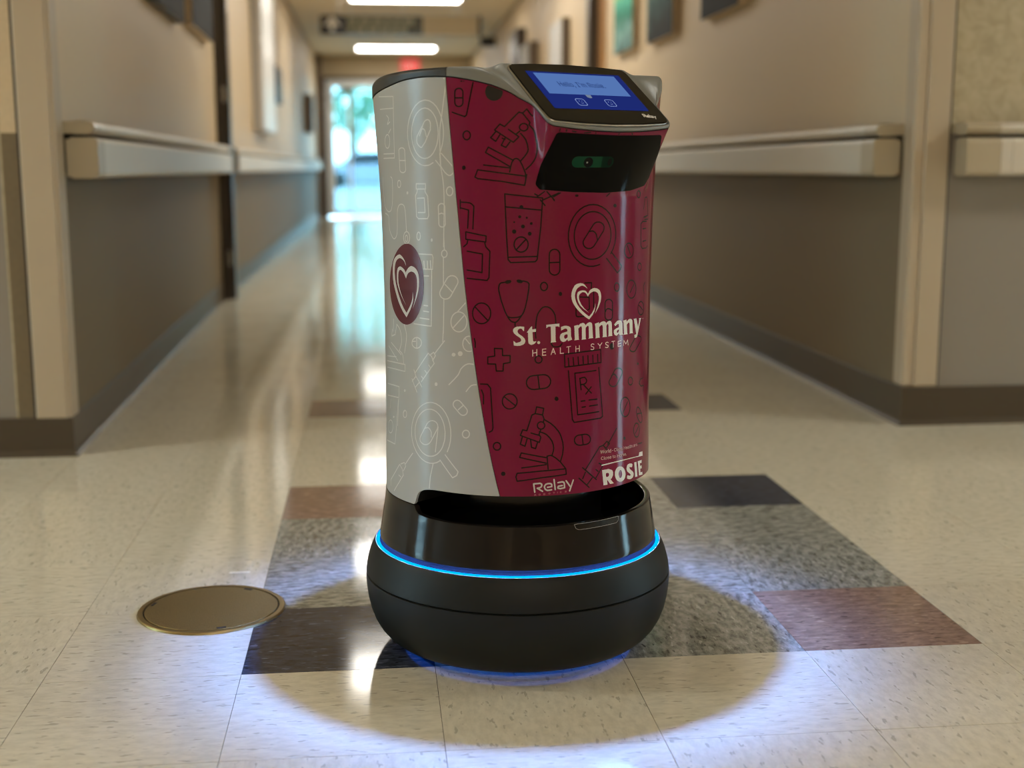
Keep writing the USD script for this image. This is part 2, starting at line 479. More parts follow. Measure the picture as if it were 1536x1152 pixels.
def skirt(name, pts, h, side, lab=None):        # rubber cove base: thin sheet with a small toe
    ms = []
    P = [np.array(p, float) for p in pts]
    nn = []
    for a, b in zip(P[:-1], P[1:]):
        d = (b - a) / np.linalg.norm(b - a)
        nn.append(np.array([d[1], -d[0]]) * side)
    prof = [(-.010, 0), (.016, 0), (.0155, .004), (.009, .009), (.006, .018), (.006, h - .004), (.004, h), (-.010, h)]
    N = []
    for k in range(len(P)):
        if k == 0: n = nn[0]
        elif k == len(P) - 1: n = nn[-1]
        else:
            n = nn[k - 1] + nn[k]
            n = n / (n @ nn[k])
        N.append(n)
    G = np.array([[(*(P[k] + N[k] * o), z) for o, z in prof] for k in range(len(P))])
    mm = grid(G)
    if side < 0:
        mm.invert()
    e = put(UsdGeom.Xform.Define(stage, '/World/' + name).GetPrim(), kind='structure')
    obj('cove_base', mm, 'baseboard', e)


skirt('baseboard_left', [(-6.0, 1.66), (-.6215, 1.655), (left_x(5.96), 5.96)], .108, 1)
skirt('baseboard_left_far', [(left_x(6.2), 6.2), (left_x(18.9), 18.9)], .108, 1)
skirt('baseboard_right', [(7.5, 1.81), (XR, 1.805), (XR, 7.2)], .118, -1)
skirt('baseboard_right_far', [(XR, 7.75), (XR, 18.9)], .118, -1)

# ceiling: lay-in tiles in the part that shows, plain beyond
ce = put(UsdGeom.Xform.Define(stage, '/World/ceiling').GetPrim(), kind='structure')
LIGHT_Y = [6.35, 8.9, 12.2, 15.55, 18.1]
spots = [(x, y) for y in LIGHT_Y for x in (0,)]
TW, TL_ = .61, .61
y0 = 9.2
rows = int((YEND - y0) / TL_)
for r in range(rows + 1):
    ya, yb = y0 + r * TL_, min(y0 + (r + 1) * TL_, YEND)
    for x0_, x1_ in ((-.72, 0), (0, .6), (.6, 1.2), (1.2, XR + .02)):
        if x0_ in (0, .6) and any(abs((ya + yb) / 2 - y) < .31 for y in LIGHT_Y):
            continue
        obj('ceiling_tile', box(x0_ + .010, x1_ - .010, ya + .010, yb - .010, CEIL + .004, CEIL + .022, .003), 'ceiling_tile', ce)
gb = [box(x - .0115, x + .0115, y0 - .01, YEND, CEIL - .001, CEIL + .004) for x in (0, .6, 1.2)] + [box(-.72, XR + .02, y0 + r * TL_ - .0115, y0 + r * TL_ + .0115, CEIL - .0005, CEIL + .0035) for r in range(rows + 1)]
obj('ceiling_grid', cat(*gb), 'ceiling_grid', ce)
obj('wall_angle', cat(box(-.70, left_x(9) + .035, y0, YEND, CEIL - .02, CEIL + .003), box(XR - .022, XR + .02, y0, YEND, CEIL - .02, CEIL + .003)), 'soffit', ce)
obj('upper_slab', cat(box(-.9, 2.0, y0, YEND + .2, CEIL + .10, CEIL + .2), box(-.9, 2.0, 1.6, y0, CEIL, CEIL + .2), box(-6.2, 7.7, -1.05, 1.95, CEIL, CEIL + .2), box(-.9, 2.0, -8.1, -1.05, CEIL, CEIL + .2)), 'ceiling_tile', ce)

# behind the camera the corridors go on
wb = put(UsdGeom.Xform.Define(stage, '/World/wall_rear').GetPrim(), kind='structure')
obj('rear_walls', cat(box(-6.1, -.62, -1.12, -1.0, 0, CEIL), box(XR, 7.6, -1.12, -1.0, 0, CEIL), box(-.76, -.62, -8, -1.12, 0, CEIL), box(XR, XR + .14, -8, -1.12, 0, CEIL), box(-.9, 2.0, -8.15, -8, 0, CEIL)), 'wall_upper', wb)
obj('end_walls', cat(box(-6.2, -6.1, -1.0, -.25, 0, CEIL), box(-6.2, -6.1, .75, 1.7, 0, CEIL), box(-6.2, -6.1, -.25, .75, 2.1, CEIL),
                     box(7.6, 7.7, -1.0, -.10, 0, CEIL), box(7.6, 7.7, .62, 1.85, 0, CEIL), box(7.6, 7.7, -.10, .62, 2.1, CEIL)), 'wall_upper', wb)
for n_, (xa, ya, yb) in enumerate(((-6.15, -.25, .75), (7.65, -.10, .62))):
    w_ = put(UsdGeom.Xform.Define(stage, f'/World/window_{n_ + 1}').GetPrim(), label='tall daylight window at the end of a side corridor', kind='structure')
    obj('window_frame', cat(box(xa - .03, xa + .03, ya, ya + .04, 0, 2.1), box(xa - .03, xa + .03, yb - .04, yb, 0, 2.1), box(xa - .03, xa + .03, ya + .04, yb - .04, 0, .08), box(xa - .03, xa + .03, ya + .04, yb - .04, 2.04, 2.1)), 'bronze', w_)
    obj('pane', box(xa - .003, xa + .003, ya + .04, yb - .04, .08, 2.04), 'pane', w_)

# ---------------------------------------------------------------- end wall with its glass doors
we = put(UsdGeom.Xform.Define(stage, '/World/wall_end').GetPrim(), kind='structure')
DX0, DX1, DZ = -.555, 1.72, 2.235
obj('soffit', box(-.9, 2.0, YEND, YEND + .2, DZ, CEIL + .1), 'soffit', we)
obj('pier', box(-.9, DX0, YEND, YEND + .2, 0, DZ), 'brown_frame', we)
obj('pier', box(DX1, 2.0, YEND, YEND + .2, 0, DZ), 'brown_frame', we)
obj('jamb_casing', box(-.66, DX0 - .002, YEND - .30, YEND - .002, 0, CEIL), 'brown_frame', we)
door = put(UsdGeom.Xform.Define(stage, '/World/door_1').GetPrim(), label='bright double glass entrance doors at the far end of the corridor', kind='structure')
fy = (YEND + .06, YEND + .11)
obj('door_frame', cat(box(DX0, DX0 + .05, *fy, 0, DZ), box(DX1 - .05, DX1, *fy, 0, DZ), box(DX0 + .05, DX1 - .05, *fy, DZ - .05, DZ)), 'dark_plastic', door)
for k, (a, b) in enumerate(((DX0 + .05, .5825), (.5825, DX1 - .05))):
    mid = a + .34
    st = [box(a, a + .11, *fy, .02, DZ - .05, .004), box(b - .09, b, *fy, .02, DZ - .05, .004), box(a + .11, b - .09, *fy, .02, .10, .004), box(a + .11, b - .09, *fy, DZ - .16, DZ - .05, .004)]
    if k == 0:
        st.append(box(mid, mid + .05, *fy, .10, DZ - .16, .004))
    obj('door_leaf_frame', cat(*st), 'white_metal', door)
    obj('pane', box(a + .11, b - .09, YEND + .082, YEND + .088, .10, DZ - .16), 'tinted_pane', door)
obj('door_closer', cat(box(-.30, -.08, YEND - .03, YEND + .055, 1.98, 2.06, .008), box(-.40, -.28, YEND + .0, YEND + .03, 1.90, 1.93)), 'brown_frame', door)

# bronze frames of the cross-corridor doors, one on either wall
d2 = put(UsdGeom.Xform.Define(stage, '/World/door_2').GetPrim(), label='dark bronze door frame on the left wall past the handrail', kind='structure')
xa = left_x(6.05)
obj('door_frame', cat(box(xa - .02, xa + .078, 6.02, 6.12, 0, CEIL, .004), box(xa - .02, xa + .03, 5.975, 6.02, 0, CEIL, .003)), 'bronze', d2)
for z in (.25, 1.22, 2.05):
    h = trimesh.creation.cylinder(.011, .09, sections=14)
    h.apply_translation((xa + .045, 6.006, z))
    obj('hinge', h, 'steel', d2)
d3 = put(UsdGeom.Xform.Define(stage, '/World/door_3').GetPrim(), label='dark bronze and wood door frame on the right wall', kind='structure')
obj('door_frame', box(XR - .082, XR - .008, 7.30, 7.40, 0, CEIL, .004), 'bronze', d3)
obj('wood_stop', cat(box(XR - .012, XR + .06, 7.285, 7.40, .0, CEIL, .003), box(XR - .012, XR + .01, 7.06, 7.285, 0, CEIL, .003)), 'wood', d3)
# line art and lettering printed on the wrap, in tenths of a millimetre (u along the wrap, height)
PRINTS = [
('medicine_bottle_print','r',[('l',[(-1964,9056),(-2070,8606),(-2098,8583),(-2286,8649)]),('l',[(-2118,8782),(-2124,8760),(-2137,8742),(-2158,8730),(-2181,8726),(-2205,8731),(-2224,8744),(-2237,8763),(-2241,8785),(-2236,8927),(-2231,8949),(-2217,8967),(-2196,8979),(-2173,8983),(-2150,8978),(-2130,8965),(-2118,8946),(-2114,8924),(-2118,8782)]),('l',[(-2239,8850),(-2116,8847)]),('f',[(-2112,9079),(-2118,9072),(-2132,9069),(-2145,9073),(-2151,9080),(-2145,9087),(-2131,9090),(-2118,9086),(-2112,9079)]),('f',[(-2087,9078),(-2090,9073),(-2098,9071),(-2105,9073),(-2108,9079),(-2105,9084),(-2097,9086),(-2090,9084),(-2087,9078)])]),
('dark_spot_print','r',[('f',[(-1552,8922),(-1561,8874),(-1588,8833),(-1628,8806),(-1675,8797),(-1722,8807),(-1762,8835),(-1788,8877),(-1797,8925),(-1786,8973),(-1759,9013),(-1719,9040),(-1672,9049),(-1625,9039),(-1586,9011),(-1561,8970),(-1552,8922)])]),
('ring_print','r',[('l',[(-2021,8319),(-2027,8291),(-2043,8270),(-2065,8258),(-2078,8256),(-2102,8263),(-2120,8280),(-2130,8306),(-2131,8320),(-2130,8334),(-2118,8359),(-2098,8376),(-2074,8382),(-2062,8380),(-2040,8368),(-2025,8346),(-2021,8319)])]),
('spot_print','r',[('f',[(-2104,7859),(-2113,7835),(-2134,7826),(-2146,7828),(-2155,7835),(-2163,7859),(-2154,7882),(-2132,7892),(-2121,7889),(-2112,7882),(-2104,7859)])]),
('microscope_print','r',[('l',[(-1156,8585),(-1180,8611),(-1229,8682),(-1285,8625),(-1185,8495)]),('l',[(-1285,8625),(-1335,8640),(-1533,8438),(-1597,8474),(-1672,8391),(-1412,8217),(-1335,8295),(-1380,8328),(-1323,8373)]),('l',[(-1478,8399),(-1380,8328)]),('l',[(-1650,8374),(-1729,8284),(-1658,8231),(-1592,8335)]),('l',[(-1521,8289),(-1581,8175),(-1516,8146),(-1457,8224)]),('l',[(-1528,8257),(-1567,8276)]),('l',[(-1211,8428),(-1217,8406),(-1233,8388),(-1256,8378),(-1269,8376),(-1294,8382),(-1315,8396),(-1322,8406),(-1328,8428),(-1326,8440),(-1315,8461),(-1295,8475),(-1269,8480),(-1257,8479),(-1233,8469),(-1217,8451),(-1211,8428)]),('l',[(-1185,8495),(-1197,8463)]),('l',[(-1197,8463),(-1146,8402),(-1130,8371),(-1119,8333),(-1094,8196),(-1090,8134),(-1092,8076),(-1105,8007),(-1131,7949),(-1170,7895),(-1238,7831)]),('l',[(-1310,8340),(-1266,8290),(-1239,8249),(-1217,8183),(-1207,8119),(-1212,8086),(-1226,8059),(-1255,8018),(-1309,7955)]),('l',[(-1413,7962),(-1765,8151),(-1806,8075),(-1453,7870)]),('l',[(-1836,7898),(-1459,7855)]),('l',[(-1466,7798),(-1448,7885),(-1433,7936),(-1409,7973),(-1395,7984),(-1373,7989),(-1358,7986),(-1341,7977),(-1316,7949),(-1286,7889),(-1244,7784)]),('l',[(-1244,7784),(-1237,7686)])]),
('microscope_base_print','r',[('l',[(-1244,7738),(-1926,7829),(-1969,7726),(-1922,7700)]),('l',[(-1924,7703),(-1585,7665),(-1253,7607),(-1225,7759)])]),
('tablet_box_print','r',[('l',[(-2203,7396),(-2206,7269)]),('l',[(-2204,7365),(-2108,7361),(-2052,7353),(-2021,7335),(-1994,7304)]),('l',[(-1994,7311),(-2014,6978)]),('l',[(-2199,7280),(-2076,7250),(-2095,6988)])]),
('medicine_bottle_print','r',[('l',[(-2125,6933),(-1814,6876),(-1822,6789),(-2127,6825),(-2125,6933)]),('l',[(-2098,6805),(-2109,6758),(-2163,6716)]),('l',[(-1836,6775),(-1823,6721),(-1761,6654),(-1779,6268),(-1807,6227),(-2115,6252)]),('l',[(-2108,6652),(-1873,6613),(-1883,6341),(-2113,6374)])]),
('drinking_glass_print','r',[('l',[(-1538,7485),(-993,7424),(-1017,7017),(-1069,6533),(-1096,6503),(-1455,6491),(-1493,6535),(-1515,6885),(-1538,7485)]),('l',[(-1533,7299),(-1011,7251)]),('l',[(-1493,6568),(-1069,6580)]),('f',[(-1270,7296),(-1279,7275),(-1300,7267),(-1320,7275),(-1329,7296),(-1320,7317),(-1300,7325),(-1279,7317),(-1270,7296)]),('f',[(-1301,7156),(-1308,7140),(-1324,7133),(-1340,7140),(-1346,7156),(-1340,7172),(-1324,7179),(-1308,7172),(-1301,7156)]),('f',[(-1206,7141),(-1211,7130),(-1222,7125),(-1233,7130),(-1238,7141),(-1233,7153),(-1222,7157),(-1211,7152),(-1206,7141)]),('f',[(-1391,7079),(-1394,7069),(-1404,7066),(-1413,7069),(-1417,7079),(-1413,7088),(-1404,7092),(-1394,7088),(-1391,7079)]),('f',[(-1135,7058),(-1141,7043),(-1156,7037),(-1171,7043),(-1178,7058),(-1171,7073),(-1156,7079),(-1141,7073),(-1135,7058)]),('f',[(-1247,7016),(-1256,6995),(-1277,6986),(-1298,6995),(-1306,7016),(-1298,7037),(-1277,7045),(-1256,7036),(-1247,7016)]),('f',[(-1372,6942),(-1381,6920),(-1404,6910),(-1427,6920),(-1436,6942),(-1427,6965),(-1404,6975),(-1381,6965),(-1372,6942)]),('f',[(-1149,6911),(-1158,6890),(-1179,6881),(-1200,6890),(-1208,6911),(-1200,6932),(-1179,6940),(-1158,6932),(-1149,6911)]),('l',[(-1201,6754),(-1204,6729),(-1211,6706),(-1224,6685),(-1240,6668),(-1259,6655),(-1281,6647),(-1304,6644),(-1327,6647),(-1348,6655),(-1368,6668),(-1384,6686),(-1396,6707),(-1403,6730),(-1406,6754),(-1403,6779),(-1396,6802),(-1384,6823),(-1367,6841),(-1348,6854),(-1326,6862),(-1304,6864),(-1281,6862),(-1259,6853),(-1240,6840),(-1224,6823),(-1211,6802),(-1204,6778),(-1201,6754)]),('l',[(-1232,6831),(-1374,6680)])]),
('lattice_print','r',[('l',[(-1108,7484),(-1061,7457)]),('l',[(-1080,7437),(-970,7517)]),('l',[(-937,7517),(-822,7396)]),('l',[(-1026,7397),(-958,7317)]),('l',[(-986,7397),(-758,7496)]),('l',[(-836,7440),(-737,7495)]),('l',[(-836,7407),(-822,7387)])]),
('pill_print','r',[('l',[(-725,6378),(-731,6348),(-749,6323),(-775,6307),(-806,6302),(-837,6309),(-863,6326),(-880,6351),(-887,6381),(-888,6605),(-883,6634),(-866,6659),(-840,6675),(-809,6680),(-778,6674),(-752,6657),(-734,6631),(-728,6602),(-725,6378)]),('l',[(-882,6486),(-726,6489)])]),
('stethoscope_print','r',[('f',[(-1446,6220),(-1453,6201),(-1468,6190),(-1489,6183),(-1510,6181),(-1528,6185),(-1542,6199),(-1535,6218),(-1520,6229),(-1500,6236),(-1469,6237),(-1453,6230),(-1446,6220)]),('f',[(-1276,6207),(-1290,6193),(-1309,6189),(-1330,6191),(-1350,6198),(-1365,6209),(-1372,6228),(-1365,6238),(-1350,6245),(-1319,6244),(-1290,6232),(-1279,6220),(-1276,6207)]),('l',[(-1522,6205),(-1595,6195),(-1616,6181),(-1628,6159),(-1635,6118),(-1632,6076),(-1601,5943),(-1543,5773),(-1512,5711),(-1492,5693),(-1467,5684),(-1440,5681),(-1373,5685),(-1346,5689),(-1320,5698),(-1297,5714),(-1279,5739),(-1263,5771),(-1242,5833),(-1214,5959),(-1191,6105),(-1187,6179),(-1202,6198),(-1218,6208),(-1277,6223)]),('l',[(-1503,5694),(-1476,5655),(-1455,5632),(-1424,5616),(-1393,5612),(-1374,5619),(-1345,5646),(-1297,5714)]),('l',[(-1393,5612),(-1393,5557)])]),
('round_tablet_print','r',[('l',[(-1756,5743),(-1759,5708),(-1770,5676),(-1786,5646),(-1808,5621),(-1834,5602),(-1864,5590),(-1895,5586),(-1926,5589),(-1956,5599),(-1983,5617),(-2005,5640),(-2022,5669),(-2032,5701),(-2035,5736),(-2032,5770),(-2021,5803),(-2003,5833),(-1981,5857),(-1954,5877),(-1924,5889),(-1893,5893),(-1862,5890),(-1833,5879),(-1807,5862),(-1785,5838),(-1769,5809),(-1759,5777),(-1756,5743)]),('l',[(-1992,5829),(-1801,5637)])]),
('ring_print','r',[('l',[(-912,6137),(-913,6123),(-923,6099),(-942,6082),(-965,6076),(-976,6078),(-998,6090),(-1012,6112),(-1018,6139),(-1012,6165),(-998,6186),(-977,6198),(-965,6199),(-942,6193),(-924,6175),(-913,6150),(-912,6137)])]),
('spot_print','r',[('f',[(-684,6022),(-693,5999),(-713,5990),(-733,6000),(-742,6023),(-734,6046),(-713,6055),(-693,6045),(-684,6022)])]),
('tube_print','r',[('l',[(-1084,5376),(-1091,5425),(-1089,5509),(-1083,5606),(-1070,5691),(-1057,5732),(-1039,5765),(-1010,5804),(-984,5828),(-949,5839),(-912,5836),(-872,5818),(-837,5785),(-814,5751),(-796,5712),(-787,5663),(-782,5588)]),('l',[(-858,5313),(-845,5276),(-832,5255),(-815,5244),(-787,5236),(-749,5236),(-720,5244),(-703,5258),(-683,5285)])]),
('cross_print','r',[('l',[(-1702,5223),(-1583,5219),(-1580,5118),(-1467,5119),(-1467,5016),(-1567,4997),(-1574,4886),(-1675,4885),(-1685,4988),(-1804,4988),(-1804,5090),(-1698,5109),(-1702,5223)])]),
('ring_print','r',[('l',[(-992,5056),(-993,5043),(-1003,5021),(-1022,5007),(-1045,5002),(-1068,5008),(-1078,5014),(-1092,5034),(-1098,5058),(-1092,5082),(-1078,5101),(-1056,5111),(-1045,5112),(-1022,5106),(-1003,5091),(-993,5068),(-992,5056)])]),
('tube_end_print','r',[('l',[(-2010,5360),(-1996,5298),(-1997,5229)])]),
('label_print','r',[('l',[(-1917,4682),(-1810,4682),(-1763,4625),(-1728,4022),(-1742,3980),(-1785,3956)]),('l',[(-1903,4592),(-1883,4547),(-1872,4509),(-1873,4383)])]),
('round_tablet_print','r',[('l',[(-1365,4431),(-1367,4405),(-1376,4381),(-1389,4359),(-1406,4341),(-1427,4327),(-1451,4319),(-1476,4316),(-1500,4318),(-1524,4326),(-1545,4340),(-1562,4358),(-1575,4379),(-1584,4403),(-1586,4429),(-1583,4455),(-1575,4479),(-1562,4501),(-1544,4519),(-1523,4533),(-1500,4542),(-1475,4545),(-1450,4542),(-1427,4534),(-1406,4520),(-1389,4502),(-1376,4481),(-1367,4456),(-1365,4431)]),('l',[(-1554,4497),(-1397,4372)])]),
('pill_print','r',[('l',[(-977,4828),(-936,4823),(-899,4803),(-873,4771),(-860,4732),(-864,4691),(-883,4656),(-915,4631),(-954,4620),(-1111,4607),(-1152,4612),(-1188,4631),(-1214,4663),(-1226,4702),(-1222,4742),(-1203,4778),(-1172,4804),(-1134,4815),(-977,4828)]),('l',[(-1053,4807),(-1032,4626)])]),
('spot_print','r',[('f',[(-736,4453),(-738,4440),(-745,4430),(-756,4423),(-768,4421),(-790,4432),(-800,4456),(-791,4480),(-780,4487),(-768,4488),(-745,4478),(-736,4453)])]),
('ring_print','r',[('l',[(-1612,3746),(-1617,3721),(-1624,3709),(-1643,3692),(-1668,3686),(-1692,3691),(-1712,3707),(-1723,3730),(-1724,3743),(-1723,3756),(-1712,3781),(-1692,3798),(-1668,3804),(-1655,3803),(-1633,3792),(-1617,3772),(-1612,3746)])]),
('spot_print','r',[('f',[(-1541,3328),(-1543,3315),(-1551,3304),(-1562,3296),(-1574,3293),(-1587,3296),(-1598,3303),(-1605,3314),(-1608,3326),(-1605,3340),(-1598,3351),(-1587,3358),(-1574,3361),(-1561,3359),(-1551,3352),(-1543,3341),(-1541,3328)])]),
('microscope_print','r',[('l',[(-1073,4344),(-965,4319),(-982,4218),(-1094,4243),(-1073,4344)]),('l',[(-1094,4243),(-1143,4223),(-1220,3985),(-1282,4000),(-1317,3915),(-1031,3804),(-1010,3881),(-1038,3924),(-1010,3994)]),('l',[(-1157,3949),(-1024,3907)]),('l',[(-1289,3887),(-1317,3782),(-1248,3749),(-1217,3858)]),('l',[(-1164,3850),(-1150,3730),(-1088,3711),(-1059,3805)]),('l',[(-949,4058),(-951,4045),(-962,4023),(-981,4008),(-1006,4004),(-1030,4010),(-1041,4017),(-1057,4037),(-1062,4062),(-1057,4086),(-1041,4105),(-1018,4115),(-1006,4116),(-981,4110),(-962,4094),(-951,4071),(-949,4058)]),('l',[(-982,4218),(-961,4161),(-971,4105)]),('l',[(-954,4147),(-855,4084),(-793,4028),(-735,3957),(-712,3918),(-694,3874),(-668,3785),(-659,3708),(-670,3606),(-702,3504)]),('l',[(-1031,3966),(-968,3944),(-925,3920),(-877,3873),(-839,3817),(-818,3760),(-811,3703),(-818,3656),(-840,3591)]),('l',[(-911,3563),(-1303,3648),(-1328,3580),(-926,3482)]),('l',[(-1297,3419),(-926,3461)]),('l',[(-898,3388),(-914,3581)]),('l',[(-914,3588),(-874,3596),(-851,3595),(-827,3585),(-784,3557),(-709,3491),(-620,3377)]),('l',[(-620,3377),(-1000,3365),(-1366,3337),(-1384,3280),(-1366,3216),(-997,3262),(-613,3291),(-620,3377)])]),
('magnifier_print','r',[('l',[(-53,6435),(-94,6423),(-175,6411),(-255,6415),(-331,6436),(-401,6472),(-463,6522),(-514,6584),(-554,6656),(-582,6735),(-597,6820),(-598,6905),(-585,6990),(-560,7070),(-522,7143),(-473,7206),(-415,7257),(-348,7294),(-274,7316),(-196,7322),(-116,7312),(-37,7285),(39,7243),(109,7187),(140,7155),(193,7082),(232,7001),(254,6914),(258,6871),(257,6827),(242,6740),(209,6659),(160,6585)]),('l',[(153,6838),(147,6792),(135,6748),(116,6705),(92,6666),(63,6630),(30,6598),(-7,6571),(-46,6549),(-88,6532),(-131,6521),(-174,6516),(-217,6517),(-259,6524),(-299,6537),(-337,6555),(-372,6579),(-404,6608),(-432,6640),(-456,6677),(-476,6717),(-490,6759),(-500,6804),(-505,6849),(-505,6895),(-500,6940),(-489,6984),(-474,7026),(-455,7065),(-431,7101),(-403,7133),(-371,7161),(-337,7183),(-299,7200),(-260,7212),(-218,7218),(-176,7217),(-134,7211),(-91,7199),(-50,7181),(-10,7158),(26,7129),(60,7096),(89,7059),(114,7019),(133,6976),(146,6931),(153,6885),(153,6838)]),('l',[(170,6611),(407,6391),(386,6343),(313,6291),(78,6518)]),('l',[(-165,6715),(-193,6691),(-230,6678),(-270,6678),(-308,6691),(-337,6715),(-354,6747),(-356,6781),(-343,6812),(-187,7026),(-160,7050),(-122,7063),(-80,7063),(-39,7050),(-6,7026),(13,6994),(15,6960),(1,6928),(-165,6715)]),('l',[(-259,6927),(-203,6936),(-178,6928),(-152,6912),(-127,6880),(-107,6800)])]),
('spot_print','r',[('f',[(256,7297),(253,7286),(246,7278),(221,7270),(196,7279),(185,7298),(187,7309),(194,7317),(218,7325),(244,7316),(252,7307),(256,7297)])]),
('spot_print','r',[('f',[(-449,7454),(-457,7441),(-477,7435),(-499,7441),(-508,7455),(-501,7468),(-481,7473),(-459,7467),(-449,7454)])]),
('dash_print','r',[('l',[(43,7440),(99,7484)])]),
('ring_print','r',[('l',[(863,7455),(866,7432),(854,7414),(832,7404),(808,7404),(785,7415),(767,7434),(751,7469),(750,7490),(760,7505),(769,7508),(806,7504),(846,7478),(863,7455)])]),
('dropper_print','r',[('l',[(1024,7229),(1059,7398),(1142,7410),(1197,7309),(1238,7123),(1058,7107)]),('l',[(1039,7101),(1144,7104)]),('l',[(1084,7064),(1247,7065)])]),
('vial_print','r',[('l',[(1176,7032),(1007,7038),(938,7005),(968,6663),(1028,6620),(1203,6619),(1279,6646)]),('l',[(1018,6924),(1166,6925)]),('l',[(1037,6731),(1188,6738)])]),
('round_tablet_print','r',[('l',[(713,6606),(711,6581),(703,6558),(688,6537),(669,6520),(645,6508),(619,6501),(591,6500),(564,6504),(539,6514),(516,6528),(497,6547),(483,6569),(473,6593),(469,6618),(471,6643),(478,6666),(490,6687),(507,6704),(528,6716),(553,6723),(579,6725),(606,6721),(633,6711),(658,6697),(680,6678),(697,6656),(708,6631),(713,6606)]),('l',[(544,6685),(627,6554)])]),
('ring_print','r',[('l',[(1014,6339),(1013,6326),(1000,6304),(975,6290),(944,6286),(913,6294),(889,6312),(874,6335),(873,6361),(884,6383),(906,6398),(936,6401),(952,6399),(982,6386),(994,6376),(1011,6352),(1014,6339)])]),
('ring_print','r',[('l',[(368,6072),(367,6058),(356,6033),(336,6017),(311,6012),(287,6020),(267,6039),(255,6065),(254,6093),(264,6118),(283,6134),(308,6139),(320,6136),(344,6123),(354,6112),(366,6086),(368,6072)])]),
('round_tablet_print','r',[('l',[(834,6005),(832,5974),(822,5945),(804,5920),(781,5900),(754,5885),(723,5877),(692,5876),(661,5882),(633,5895),(607,5914),(586,5937),(570,5965),(560,5995),(555,6026),(557,6057),(565,6086),(579,6111),(599,6132),(623,6147),(650,6155),(680,6156),(711,6151),(742,6138),(771,6119),(796,6095),(816,6067),(829,6037),(834,6005)]),('l',[(763,6089),(656,5969)])]),
('vial_print','r',[('l',[(-315,6170),(-198,6169),(-200,6079)]),('l',[(-157,6050),(-153,5800)]),('l',[(-391,5964),(-239,5954),(-229,5776),(-261,5767)]),('l',[(-460,5815),(-460,5716),(-456,5691),(-448,5679),(-428,5673),(-399,5671),(-293,5676)])]),
('pill_print','r',[('l',[(222,5635),(216,5614),(199,5597),(174,5586),(144,5584),(114,5591),(89,5605),(73,5624),(67,5646),(64,5849),(69,5870),(85,5887),(109,5898),(139,5900),(169,5894),(194,5880),(212,5861),(219,5839),(222,5635)]),('l',[(73,5716),(93,5752),(118,5762),(153,5757),(215,5727)])]),
('round_tablet_print','r',[('l',[(1175,5678),(1172,5655),(1162,5634),(1145,5616),(1123,5601),(1097,5591),(1068,5587),(1039,5587),(1011,5592),(985,5603),(962,5617),(943,5636),(929,5657),(920,5680),(917,5703),(919,5726),(926,5747),(939,5766),(956,5781),(978,5791),(1003,5797),(1031,5797),(1059,5791),(1115,5766),(1139,5747),(1158,5726),(1170,5702),(1175,5678)]),('l',[(958,5743),(1121,5654)])]),
('tablet_edge_print','r',[('l',[(1211,6083),(1154,6048),(1135,6028),(1131,6017),(1131,6005),(1140,5976),(1176,5911)])]),
('bottle_cap_print','r',[('l',[(-644,5122),(-310,5141),(-15,5151),(-4,4952),(-301,4945),(-636,4927),(-644,5122)]),('l',[(-584,5059),(-572,4944)]),('l',[(-504,5064),(-493,4949)]),('l',[(-422,5068),(-412,4953)]),('l',[(-338,5072),(-329,4956)]),('l',[(-252,5075),(-245,4959)]),('l',[(-164,5077),(-157,4961)]),('l',[(-72,5079),(-67,4963)])]),
('prescription_bottle_print','r',[('l',[(-580,4868),(-512,4125),(-481,4077),(-253,4090),(-6,4098),(34,4122),(-49,4881)]),('l',[(-101,4840),(-474,4826),(-424,4189),(-43,4202)]),('l',[(-366,4566),(-390,4743)]),('l',[(-390,4739),(-341,4751),(-310,4752),(-296,4743),(-283,4729),(-269,4699),(-278,4673),(-302,4652),(-329,4646),(-374,4644)]),('l',[(-334,4648),(-185,4501)]),('l',[(-189,4596),(-284,4496)]),('l',[(-365,4392),(-300,4394)]),('l',[(-226,4398),(-76,4398)]),('l',[(-348,4298),(-291,4302)]),('l',[(-217,4305),(-70,4309)])]),
('spot_print','r',[('f',[(-740,4456),(-748,4435),(-766,4427),(-785,4437),(-793,4459),(-785,4480),(-767,4488),(-748,4478),(-740,4456)])]),
('spot_print','r',[('f',[(266,5175),(262,5156),(252,5141),(236,5131),(217,5129),(199,5134),(183,5147),(173,5164),(169,5184),(172,5204),(182,5219),(197,5229),(216,5231),(235,5225),(251,5213),(262,5195),(266,5175)])]),
('capsule_print','r',[('l',[(336,4582),(313,4564),(281,4556),(244,4557),(210,4567),(182,4586),(164,4610),(160,4635),(169,4658),(279,4804),(301,4821),(334,4830),(372,4829),(410,4818),(442,4799),(463,4774),(468,4749),(458,4726),(336,4582)]),('l',[(218,4731),(254,4746),(280,4746),(307,4725),(345,4681)])]),
('capsule_print','r',[('l',[(852,5053),(825,5041),(789,5037),(749,5040),(712,5050),(683,5065),(666,5084),(662,5104),(673,5121),(752,5188),(838,5254),(865,5266),(904,5271),(950,5267),(997,5256),(1038,5239),(1064,5219),(1069,5199),(1054,5182),(947,5118),(852,5053)])]),
('ring_print','r',[('l',[(767,4577),(765,4564),(751,4541),(726,4528),(695,4526),(665,4536),(641,4556),(628,4582),(627,4610),(640,4632),(663,4646),(693,4648),(709,4645),(738,4629),(750,4618),(765,4591),(767,4577)])]),
('spot_print','r',[('f',[(973,4823),(963,4810),(940,4807),(918,4816),(908,4832),(917,4845),(939,4848),(962,4839),(973,4823)])]),
('cross_print','r',[('l',[(1210,4669),(1188,4568),(1054,4566),(996,4508),(1078,4451),(1218,4444),(1196,4358)])]),
